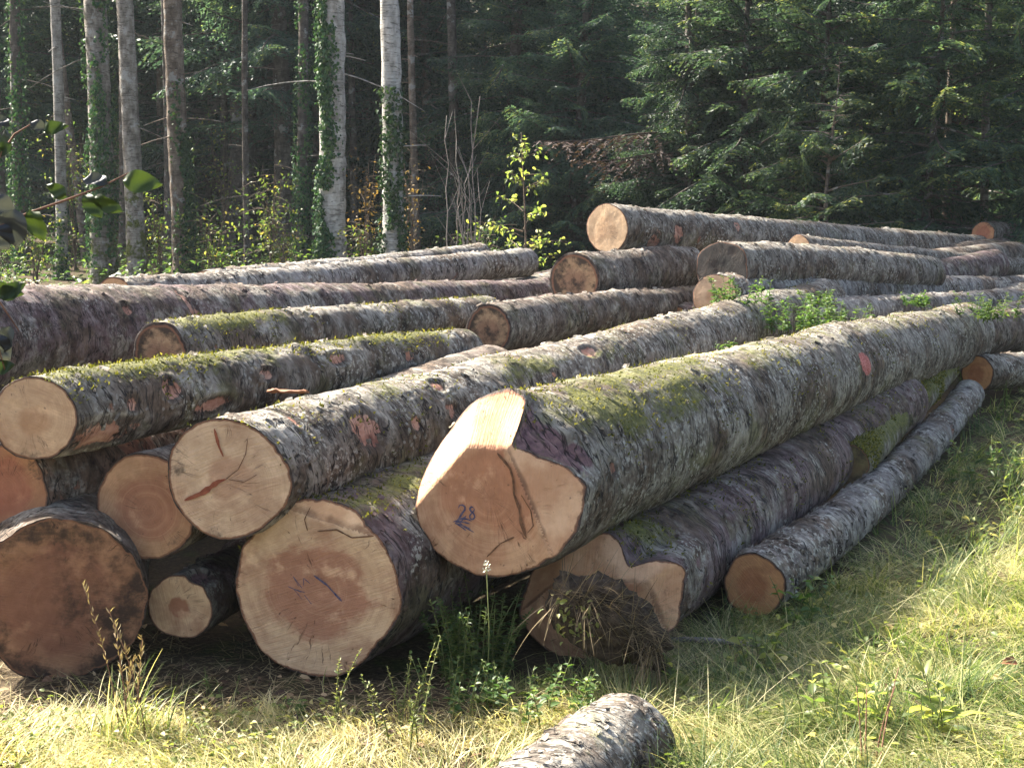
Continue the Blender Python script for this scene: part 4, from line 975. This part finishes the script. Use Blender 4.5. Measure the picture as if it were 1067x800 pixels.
def fir(v, px, Y, rot=None, sc=1.0, label=None, group=GRP):
    if v in used: o = copy_tree(protos[v])
    else: o = protos[v]; used.add(v)
    rot = random.uniform(0, 6.28) if rot is None else rot
    put(o, px, Y, rot, sc, label or LOWS, group if label is None else None)
    if label is not None and 'group' in o: del o['group']
    return o
# forest edge, right of centre
edge = [(0, 600, 26.5, .72), (1, 714, 24.4, .57), (2, 715, 28, .8), (0, 862, 26.5, .8), (1, 905, 27.5, .95), (2, 985, 25.5, .85), (0, 1075, 26, 1.0), (1, 530, 28, .8), (2, 455, 31, 1.0)]
elab = ['broad fir with low sweeping boughs behind the leafy sapling', 'blue green fir rising behind the topmost log end', 'fir with sunlit tips left of the forest gap', 'fir with sunny light boughs low over the topmost log', 'fir behind the slim log at right, boughs hanging to the pile', 'fir with bright drooping sprays near the right trunk pair', 'fir cut off by the right edge of the picture', 'dark fir behind the bare stems', 'dark fir right of the sunlit trunk']
edge_objs = []
for (v, px, Y, s), lb in zip(edge, elab): edge_objs.append(fir(v, px, Y, None, s, lb))
for px, Y in ((580, 30), (640, 33), (710, 32), (835, 32), (880, 31.5), (1000, 31), (1050, 33), (1110, 30), (940, 36), (680, 37), (745, 41), (850, 39), (500, 34), (1020, 40), (420, 36), (560, 40), (620, 44), (700, 46), (790, 46), (900, 45), (980, 47), (1060, 46)):
    fir(random.choice((0, 1, 2, 0, 1)), px + random.uniform(-12, 12), Y + random.uniform(-1, 1), None, random.uniform(.9, 1.15) * (.74 if Y < 34 and px < 720 else 1))
# behind the left hand trunks
for px, Y, v in ((20, 33, 3), (60, 38, 0), (100, 34, 3), (165, 36, 3), (230, 33, 0), (285, 35, 1), (330, 38, 3), (380, 33, 2), (40, 44, 1), (130, 43, 0), (200, 44, 1), (260, 46, 0), (320, 46, 1), (-20, 40, 0), (-40, 31, 1), (440, 44, 1), (380, 47, 0), (90, 50, 1), (-70, 47, 0)):
    fir(v, px, Y, None, random.uniform(.95, 1.15) * (1.5 if px in (165, 230, 285, 330) else 1), None)  # four scaled taller to throw shade on the firs near the centre
for px, Y in ((300, 29.5), (255, 31), (345, 31.5), (395, 33)): fir(3, px, Y, None, 1.05 if px == 300 else 1.5, None)  # firs added up-sun to shade the trees right of them
# two slim trunks in front of the right hand firs
# tall clean trunks of the left hand stand
def ivy_on(root, P, rad, z0, z1, n, side, width, seed):
    n = int(n * 2.4); rs = np.random.default_rng(seed); z = rs.uniform(z0, z1, n) ; az = side + rs.normal(0, width, n)
    keep = rs.random(n) < np.clip(1.3 - (z - z0) / (z1 - z0), .25, 1); z, az = z[keep], az[keep]; n = len(z)
    ok = fbm(np.stack([np.cos(az) * 1.2, np.sin(az) * 1.2, z * 1.5 + seed], -1), 3, seed) > .42; z, az = z[ok], az[ok]; n = len(z)
    rr = np.interp(z, P[:, 2], rad) + rs.uniform(.0, .09, n) ** 1.0; c = np.stack([np.interp(z, P[:, 2], P[:, 0]), np.interp(z, P[:, 2], P[:, 1]), z], -1)
    nn = np.stack([np.cos(az), np.sin(az), 0 * az], -1); pos = c + nn * rr[:, None]
    D = nrm(np.stack([rs.normal(0, .6, n), rs.normal(0, .6, n), -1 + rs.normal(0, .4, n)], -1)); g = Geo()
    V, Q, T = leaves(pos, D, nrm(nn + rs.normal(0, .45, nn.shape)), rs.uniform(.035, .07, n), rs.uniform(.03, .06, n), .1); g.add(V, Q, T, np.repeat(rs.random(n), 8))
    g.build('ivy', M['ivy'], root)
crownlib = {}
def tall_tree(label, px, Y, wpx, mat, seed, lean=(0, 0), ivy=None, H=21, z0=13, dead=10, flare=.5):
    rs = np.random.default_rng(seed); p = gpt(px, Y); r = wpx / F_PX * Y / 2
    root = empty('tall_fir', p - np.array([0, 0, .05]), label, 'tree', 'tall bare trunks of the left hand stand')
    t = np.linspace(0, 1, 110) ** 1.5; P = np.stack([lean[0] * H * t + .05 * np.sin(t * 9 + seed), lean[1] * H * t, H * t], -1); P[:, 0] -= P[0, 0]
    rad = r * (1 - .8 * t) * (1 + flare * np.exp(-H * t / .3)); tr = Geo(); tr.add(*tube(P, rad, 24, True, seed, .16))
    for k in range(dead):
        zz = rs.uniform(1.2, 8); az = rs.uniform(0, 6.28); l = rs.uniform(.06, .6) if rs.random() < .75 else rs.uniform(.6, 1.4); rr = np.interp(zz, P[:, 2], rad)
        d = np.array([math.cos(az), math.sin(az), rs.uniform(-.35, .2)]); b = np.array([np.interp(zz, P[:, 2], P[:, 0]), np.interp(zz, P[:, 2], P[:, 1]), zz])
        q = np.stack([b + d * s + np.array([0, 0, -.15 * s * s]) for s in np.linspace(rr * .6, rr + l, 5)]); tr.add(*tube(q, np.linspace(.012, .004, 5), 5, False))
    tr.build('trunk', mat, root)
    # crown high above the picture, shared by the stand
    if 'c' not in crownlib:
        rs2 = np.random.default_rng(5); lib = [fir_branch(l, rs2, .3, .6) for l in (2.4, 1.6)]; cv, ca = [], []; z = z0
        while z < H * .97:
            for b in range(5):
                Lw = 1.9 * (1 - (z - z0) / (H - z0 + 1)) ** .7 * rs2.uniform(.6, 1.1); V, rn, sp = lib[b % 2]; sc = Lw / (2.4, 1.6)[b % 2]
                cv.append(place(V.reshape(-1, 3) * sc, rs2.uniform(0, 6.28), R(rs2.uniform(-15, 15)), (0, 0, z))); ca.append(np.repeat(rn, 5))
            z += rs2.uniform(.5, .8)
        V = np.concatenate(cv); n = len(V) // 5; q = np.arange(n)[:, None] * 5
        crownlib['c'] = mk('crown', V, [q + np.array([[0, 1, 2, 4]]), q + np.array([[4, 2, 3]])], M['needles'], root, {'rnd': np.concatenate(ca)}, False); o = crownlib['c']
    else:
        o = crownlib['c'].copy(); COL.objects.link(o); o.parent = root
    cs = min(1.1, max(.4, wpx / 20)); o.scale = (cs, cs, 1)
    o.rotation_euler = (0, 0, rs.uniform(0, 6.28)); o.location = (lean[0] * H * .5, lean[1] * H * .5, 0)
    if ivy:
        for (a, b, n, side, w) in ivy: ivy_on(root, P, rad, a, b, n, side, w, seed)
    return root
FR = -1.57
TR = [
 ('slim pale trunk with moss specks second from the left edge', 71, 24.5, 12, 'trunk_pale', 201, (-.012, 0), [(.0, 1.2, 200, FR, .8)]),
 ('wide trunk wrapped in ivy with a mossy forked foot', 114, 24, 26, 'trunk_mossy', 202, (-.004, 0), [(.3, 6.5, 2600, FR + .2, 1.0)]),
 ('straight grey trunk with knots and a mossy swollen foot', 148, 23.5, 20, 'trunk_mossy', 203, (-.004, 0), None),
 ('brown trunk with ivy up its right side', 197, 24.5, 22, 'trunk_brown', 204, (-.012, 0), [(.0, 3.2, 1500, FR + .9, .5)]),
 ('very thin dark trunk standing alone between ivy trunks', 262, 26, 7, 'trunk_dark', 205, (0, 0), None),
 ('dark ivy covered trunk just left of the thick white one', 318, 27, 12, 'trunk_dark', 206, (0, 0), [(.0, 5, 1300, FR, 1.1)]),
 ('thickest whitish trunk with a dense strip of ivy', 348, 22.5, 30, 'trunk_white', 207, (-.006, 0), [(.0, 6.5, 3000, FR - .5, .42)]),
 ('pale trunk with its left edge bright in the sun', 411, 21.5, 23, 'trunk_white', 208, (-.006, 0), [(.0, 3.0, 1300, FR + .1, .7)]),
 ('dark brown trunk right of the sunlit one', 476, 28, 11, 'trunk_dark', 209, (0, 0), None),
 ('thin dark trunk at the far left edge', 12, 27, 10, 'trunk_dark', 210, (0, 0), [(.0, 4, 500, FR, 1.2)]),
 ('dark trunk draped with ivy near the left edge', 30, 25.5, 13, 'trunk_dark', 211, (.002, 0), [(.0, 6, 1300, FR, 1.2)]),
 ('leaning slender trunk behind the ivy forked one', 97, 29, 9, 'trunk_brown', 212, (-.12, 0), None),
 ('thin trunk close behind the knotted grey trunk', 133, 29, 7, 'trunk_brown', 213, (0, 0), None),
 ('dark trunk close behind the brown ivy trunk', 182, 28.5, 12, 'trunk_dark', 214, (0, 0), None),
 ('thin trunk in shade between the two white trunks', 372, 30, 8, 'trunk_dark', 215, (0, 0), None),
 ('thin brown trunk right behind the sunlit one', 436, 27, 8, 'trunk_brown', 216, (-.003, 0), None),
 ('slim pale trunk lit by the sun among firs at right', 1019, 22.3, 9, 'trunk_mossy', 217, (0, 0), None),
 ('thin greyish trunk left of the sunlit one at right', 978, 23.9, 7, 'trunk_brown', 218, (0, 0), None),
 ('grey trunk among the small twigs far left', 172, 32, 8, 'trunk_brown', 219, (0, 0), None),
 ('slender trunk deep in shade left of centre', 238, 31, 8, 'trunk_dark', 220, (0, 0), None),
]
for (lb, px, Y, w, m_, sd, ln, iv) in TR: tall_tree(lb, px, Y, w, M[m_], sd, ln, iv)

young = fir_proto(110, M['trunk_brown'], 'young fir catching the sun right behind the topmost log', 3.4, .15, 1.5, .045, 1.3, .03, 0, nm='needles_sunlit')
put(young, 866, 21.2, .4, 1.0)
for px, Y, sc, lb in ((905, 22.6, .9, 'shorter young fir right behind its twin at the slim log'), (812, 22.8, .75, 'small young fir in the sun left of the slim log end')):
    put(copy_tree(young), px, Y, random.uniform(0, 6), sc, lb)
tallf = fir_proto(111, M['trunk_dark'], 'fir with sunlit drooping boughs in the brightest gap above the topmost log', 8.2, .3, 2.5, .08, 1.15, .04, 2, nm='needles_sunlit')
put(tallf, 776, 23.7, 1.0, .95)
for px, Y, sc, lb in ((852, 22.6, .85, 'fir with bright hanging sprays above the slim log end'), (955, 22.2, .85, 'fir with bright hanging sprays left of the slim pale trunk'), (1066, 22.4, .9, 'fir with sunny tips cut by the right edge')):
    put(copy_tree(tallf), px, Y, random.uniform(0, 6), sc, lb)

# a dead brown bough on the fir behind the sapling
rs = np.random.default_rng(31)
def bough_on(tree, px, py, Y, L, az, name, mat, seed, pitch=-.1):
    rs = np.random.default_rng(seed); V, rn, sp = fir_branch(L, rs, .2, .5); p = at(px, py, Y)
    g = Geo(); Vw = place(V.reshape(-1, 3), az, pitch, p); n = len(Vw) // 5; q = np.arange(n)[:, None] * 5
    g.add(Vw, q + np.array([[0, 1, 2, 4]]), q + np.array([[4, 2, 3]]), np.repeat(rn, 5)); g.add(*tube(place(sp, az, pitch, p), np.linspace(.02, .004, len(sp)), 5, False))
    o = g.build(name, mat, None, False)
    bpy.context.view_layer.update(); o.parent = tree; o.matrix_parent_inverse = tree.matrix_world.inverted()
    return o
for k, (px, py, Y, L, az) in enumerate(((712, 138, 24.2, 2.6, 3.6), (711, 160, 24.2, 2.3, 3.85))):
    o = bough_on(edge_objs[1], px, py, Y, L, az, 'dead_bough', M['needles_dead'], 50 + k); o['label'] = 'dead reddish brown bough'

# understorey ----------------------------------------------------------------
def shrub(name, label, px, Y, h, w, n, mat, seed, leafL=.07, group=None, stems=7, tone=(0, 1)):
    rs = np.random.default_rng(seed); b = gpt(px, Y); root = empty(name, b, label, 'shrub', group); stems = stems + (6 if h > 3.5 else 0); leafL = leafL * (1.3 if h > 3.5 else 1); gs, gl = Geo(), Geo()
    tips = []
    for k in range(stems):
        az = rs.uniform(0, 6.28); P = stem_path((0, 0, 0), h * rs.uniform(.6, 1), az, rs.uniform(.1, .5) * w / h, 9); P[:, :2] += rs.normal(0, .02, (9, 2)); gs.add(*tube(P, np.linspace(.012, .003, 9), 5, False))
        for q in range(7):
            a = P[rs.integers(3, 9)]; d = nrm(np.array([rs.normal(), rs.normal(), rs.uniform(-.1, .5)])) * rs.uniform(.2, .6) * w
            S = np.stack([a + d * s + np.array([0, 0, -.12 * s * s * w]) for s in np.linspace(0, 1, 5)]); gs.add(*tube(S, np.linspace(.005, .002, 5), 4, False)); tips.append(S)
    tips = np.array(tips); k = rs.integers(0, len(tips), n); t = rs.integers(1, 5, n)
    pos = tips[k, t] + rs.normal(0, .06, (n, 3)); D = rs.normal(0, 1, (n, 3)) + np.array([0, 0, -.3]); N = rs.normal(0, .6, (n, 3)) + np.array([0, 0, 1])
    L = rs.uniform(.6, 1.1, n) * leafL; V, Q, T = leaves(pos, D, N, L, L * .6); gl.add(V, Q, T, np.repeat(tone[0] + (tone[1] - tone[0]) * rs.random(n), 8))
    gs.build('stem', M['twig'], root); gl.build('leaves', mat, root); return root
SH = [('shrub', 'yellow green shrub between the thin dark trunk and ivy trunk', 287, 23, 2.1, .9, 700, 'shrub', 301), ('shrub', 'shrub with yellow leaves at the foot of the thick white trunk', 300, 22, 1.1, .8, 520, 'shrub', 302),
 ('shrub', 'rusty autumn leaved shrub between the two white trunks', 382, 22.5, 2.2, .75, 420, 'autumn', 303), ('shrub', 'green shrub below the rusty one', 385, 21.8, 1.0, .7, 480, 'shrub', 304), ('shrub', 'shrub with browning leaves right of the sunlit trunk', 432, 22.6, 2.2, .55, 240, 'autumn', 305),
 ('shrub', 'low bush behind the half black log end', 590, 17.5, .75, .6, 620, 'weed', 306), ('shrub', 'green thicket at the foot of the ivy trunk', 225, 23.2, 1.3, .9, 560, 'shrub', 307), ('shrub', 'green bush right of the knotted trunk', 172, 24.8, 1.4, .7, 420, 'shrub', 308),
 ('shrub', 'leafy bush between the two leftmost trunks', 45, 23, 1.3, .9, 520, 'shrub', 309), ('shrub', 'tall green bush behind the slim pale trunk', 85, 26, 2.6, .9, 640, 'shrub', 310), ('shrub', 'shrub at the left edge above the plum brown log', 5, 22, 1.2, .8, 520, 'weed', 311),
 ('shrub', 'bush in the dark right of the bare stems', 500, 22.5, 1.0, .9, 420, 'weed', 312), ('shrub', 'sunny yellow bush in the forest gap behind the topmost log', 792, 29, 2.0, 1.1, 900, 'sapling', 313), ('shrub', 'thin green bush beyond the leaning trunk', 120, 30, 3.2, 1.2, 700, 'shrub', 314), ('shrub', 'pale bush far back between ivy trunks', 240, 29, 2.8, 1.2, 700, 'shrub', 315)]
SH += [('tall_shrub', 'bright leafy tree deep behind the left ivy trunks', 92, 38, 7.0, 1.9, 2600, 'shrub', 331), ('tall_shrub', 'loose bright crown at the upper left corner', 22, 36, 7.2, 1.7, 2200, 'sapling', 332),
 ('tall_shrub', 'green leafy tree glimpsed left of the brown ivy trunk', 168, 40, 7.2, 1.7, 2200, 'shrub', 333), ('tall_shrub', 'low yellow leafed tree deep behind the thin dark trunk', 280, 36, 4.0, 1.8, 2000, 'shrub', 334), ('tall_shrub', 'sunlit crown at the top between firs right of centre', 705, 36, 8.2, 1.4, 1500, 'sapling', 335), ('tall_shrub', 'bright foliage at the right edge among the firs', 1062, 29, 4.6, .7, 700, 'sapling', 336)]
for (nm, lb, px, Y, h, w, n, m_, sd) in SH: shrub(nm, lb, px, Y, h, w, int(n * .5), M[m_], sd)
# backlit sapling
def sapling(px, Y, toppx, label):
    rs = np.random.default_rng(9); b = gpt(px, Y); top = at(px + 8, toppx, Y); h = top[2] - b[2]; root = empty('young_tree', b, label, 'tree'); gs, gl = Geo(), Geo()
    P = np.stack([.03 * np.sin(np.linspace(0, 4, 12)), .02 * np.cos(np.linspace(0, 3, 12)), np.linspace(0, h, 12)], -1); gs.add(*tube(P, np.linspace(.018, .004, 12), 7))
    pos = []
    for k in range(26):
        z = h * rs.uniform(.25, .97); az = k * 2.4; l = (.72 * (1 - (z / h) ** 1.5) + .1) * rs.uniform(.7, 1.2)
        d = np.array([math.cos(az), math.sin(az), rs.uniform(.25, .7)]); S = np.stack([np.array([0, 0, z]) + d * l * s + np.array([0, 0, -.25 * l * s * s]) for s in np.linspace(0, 1, 6)])
        gs.add(*tube(S, np.linspace(.006, .002, 6), 4, False)); m = int(4 + 24 * l); s = rs.uniform(.2, 1.05, m)
        pos.append(np.stack([np.interp(s, np.linspace(0, 1, 6), S[:, c]) for c in range(3)], -1))
    pos = np.concatenate(pos); n = len(pos); pos = pos + rs.normal(0, .03, pos.shape); L = rs.uniform(.04, .08, n)
    V, Q, T = leaves(pos, rs.normal(0, 1, (n, 3)) + np.array([0, 0, -.4]), rs.normal(0, .8, (n, 3)) + np.array([0, 0, .7]), L, L * .6); gl.add(V, Q, T, np.repeat(rs.random(n), 8))
    gs.build('trunk', M['twig'], root); gl.build('crown', M['sapling'], root)
sapling(545, 17.5, 138, 'slender young tree with sunlit yellow green leaves before the dark firs')
# bare stems
b = gpt(483, 20.5); root = empty('bare_shrub', b, 'bundle of bare thin stems behind the grey logs', 'shrub'); g = Geo(); rs = np.random.default_rng(21)
for k in range(9):
    az = rs.uniform(0, 6.28); P = stem_path((rs.normal(0, .12), rs.normal(0, .1), 0), rs.uniform(1.3, 2.9), az, rs.uniform(0, .25), 9); P[:, :2] += rs.normal(0, .025, (9, 2)); g.add(*tube(P, np.linspace(.012, .004, 9), 5))
    for q in range(4):
        a = P[rs.integers(4, 9)]; d = np.array([rs.normal(0, .3), rs.normal(0, .3), .5]); g.add(*tube(np.stack([a + d * s for s in np.linspace(0, .8, 4)]), np.linspace(.005, .002, 4), 4, False))
g.build('stem', M['greystick'], root)
# forest floor herbs
g = Geo(); n = 26000; x, y = RNG.uniform(-12, 14, n), RNG.uniform(16.5, 32, n); ok = fbm(np.stack([x * .8, y * .8, 0 * x], -1), 3, 91) > .4; x, y = x[ok], y[ok]; n = len(x)
z = ground_z(x, y) + RNG.random(n) ** 2 * .45; az = RNG.uniform(0, 6.28, n); L = RNG.uniform(.05, .13, n)
V, Q, T = leaves(np.stack([x, y, z], -1), np.stack([np.cos(az), np.sin(az), RNG.normal(0, .4, n)], -1), nrm(np.stack([RNG.normal(0, .5, n), RNG.normal(0, .5, n), np.ones(n)], -1)), L, L * .55); g.add(V, Q, T, np.repeat(RNG.random(n), 8))
tag(g.build('undergrowth', M['weed']), 'low green undergrowth on the forest floor', 'undergrowth', kind='stuff')

# leafy branch hanging in from the left, close to the camera -----------------
Yb = 2.3
root = empty('overhanging_branch', at(-30, 260, Yb), 'close leafy twig with rounded leaves entering at the left edge', 'branch')
o0 = np.array(at(-30, 260, Yb)); gt = Geo(); gl = Geo()
def tw(pl, r0, r1):
    P = np.array([at(px, py, Yb + dy) for px, py, dy in pl]) - o0; gt.add(*tube(P, np.linspace(r0, r1, len(P)), 6))
tw([(-60, 262, 0), (-10, 240, 0), (30, 222, .02), (70, 208, .02), (105, 195, .03), (135, 180, .05)], .003, .0012)
tw([(-40, 230, 0), (-5, 170, .05), (15, 140, .06), (35, 128, .08)], .0025, .001)
tw([(-40, 290, 0), (0, 315, .02), (20, 345, .02)], .0022, .001)
tw([(-40, 330, 0), (-5, 350, .0), (5, 385, .0)], .0022, .001)
def near_leaf(px, py, dy, ang, Lpx, Wpx, face, rnd):
    """finer leaf with a curved blade; ang is its direction in the picture, face tips it to or from the light"""
    L = Lpx / F_PX * Yb; W = Wpx / F_PX * Yb; a = R(ang)
    d = np.array([math.cos(a), face * .35, math.sin(a)]); d /= np.linalg.norm(d); nn = np.array([0, -1, face]); s = np.cross(d, nn); s /= np.linalg.norm(s); nn = np.cross(s, d)
    p = at(px, py, Yb + dy) - o0; n, m = 12, 7; V = []
    for i in range(n + 1):
        t = i / n; w = W * .5 * (math.sin(math.pi * min(1, t ** .75)) ** .8 if 0 < t < 1 else 0.02)
        for j in range(m):
            q = (j / (m - 1) - .5) * 2
            V.append(p + d * L * t + s * w * q + nn * (abs(q) * w * .3 - .16 * L * t * t + .004 * math.sin(t * 9 + q * 2)))
    i = np.arange(n)[:, None]; j = np.arange(m - 1)[None]; gl.add(np.array(V), np.stack([i * m + j, i * m + j + 1, (i + 1) * m + j + 1, (i + 1) * m + j], -1).reshape(-1, 4), None, rnd)
for a in ((14, 218, 0, -95, 42, 34, .5, .1), (32, 218, .02, -70, 36, 22, -.3, .9), (-12, 205, .02, -40, 40, 24, .9, .05), (128, 188, .03, -5, 40, 24, .1, .75), (112, 190, .03, 170, 32, 18, .8, .1), (88, 203, .02, -55, 30, 18, -.2, .6), (98, 205, .02, -30, 34, 18, -.4, .7),
          (-8, 235, .0, -60, 30, 28, .7, .05), (70, 205, .04, 150, 26, 16, 0, .6), (10, 130, .05, 160, 26, 14, .9, .2), (30, 128, .05, -20, 26, 12, .8, .1), (45, 135, .05, 10, 26, 14, 0, .6), (12, 150, .05, -150, 26, 14, -.2, .5),
          (0, 310, .0, 30, 30, 18, -.1, .55), (-14, 300, .0, -10, 38, 18, 0, .7), (10, 340, .0, -110, 30, 20, .5, .15), (-8, 350, .0, -60, 32, 24, .7, .05), (-12, 385, .0, 10, 28, 16, -.2, .5), (5, 160, .06, 90, 26, 14, .3, .4)): near_leaf(*a)
M['nearleaf'] = leaf_mat('dogwood_leaf', [(0, (.045, .05, .06)), (.3, (.03, .038, .042)), (.5, (.022, .04, .016)), (1, (.05, .08, .018))], .22, .5, .3, 1.5, 0)
gt.build('twig', M['redstem'], root); gl.build('leaves', M['nearleaf'], root)

# ------------------------------------------------------------------ light, sky, camera
SUN = nrm(np.array([-.82, .57, 0])); ELEV = 44
sd = np.array([SUN[0] * math.cos(R(ELEV)), SUN[1] * math.cos(R(ELEV)), math.sin(R(ELEV))])
lamp = bpy.data.lights.new('sun', 'SUN'); lamp.energy = 5.0; lamp.angle = R(.53); lamp.color = (1, .93, .8)
so = bpy.data.objects.new('sun', lamp); COL.objects.link(so); so.rotation_euler = Vector((-sd[0], -sd[1], -sd[2])).to_track_quat('-Z', 'Y').to_euler()
so.location = (0, 0, 30)
w = bpy.data.worlds.new('World'); scene.world = w; w.use_nodes = True; nt = w.node_tree; nt.nodes.clear()
sky = nt.nodes.new('ShaderNodeTexSky'); sky.sky_type = 'NISHITA'; sky.sun_disc = False; sky.sun_elevation = R(ELEV); sky.sun_rotation = math.atan2(SUN[0], SUN[1]); sky.air_density = 1.0; sky.dust_density = 5.0; sky.ozone_density = .6
bg = nt.nodes.new('ShaderNodeBackground'); bg.inputs['Strength'].default_value = .078; ow = nt.nodes.new('ShaderNodeOutputWorld')
nt.links.new(sky.outputs[0], bg.inputs[0]); nt.links.new(bg.outputs[0], ow.inputs[0])
cam = bpy.data.cameras.new('camera'); cam.sensor_width = 36; cam.lens = 36 * F_PX / 1067; cam.clip_end = 1500; cam.clip_start = .05
co = bpy.data.objects.new('camera', cam); COL.objects.link(co); co.location = (0, 0, CAM_H); co.rotation_euler = (math.pi / 2 - PITCH, 0, 0); scene.camera = co
vs = scene.view_settings; vs.view_transform = 'Standard'; vs.look = 'None'; vs.exposure = 2.35; vs.gamma = 1; vs.use_curve_mapping = False
hz_ = [(-155, -125), (155, -125), (155, 175), (-155, 175)]
hv = [(x, y, -1.5) for x, y in hz_] + [(x, y, 46) for x, y in hz_]
air = mk('haze', hv, [[(3, 2, 1, 0), (4, 5, 6, 7), (0, 1, 5, 4), (1, 2, 6, 5), (2, 3, 7, 6), (3, 0, 4, 7)]], None, None, None, False)
hm = bpy.data.materials.new('thin_air'); hm.use_nodes = True; hm.node_tree.nodes.clear()
ho = hm.node_tree.nodes.new('ShaderNodeOutputMaterial'); hp = hm.node_tree.nodes.new('ShaderNodeVolumePrincipled'); hp.inputs['Density'].default_value = .00036; hp.inputs['Color'].default_value = (.82, .93, 1, 1); hp.inputs['Anisotropy'].default_value = .2
hm.node_tree.links.new(hp.outputs[0], ho.inputs['Volume']); air.data.materials.append(hm)
tag(air, 'thin bluish forest air', 'haze', kind='stuff')
cy = scene.cycles; cy.volume_bounces = 0; cy.max_bounces = 6; cy.diffuse_bounces = 3; cy.glossy_bounces = 2; cy.transmission_bounces = 3; cy.transparent_max_bounces = 4; cy.use_denoising = True
for p in protos:
    pass
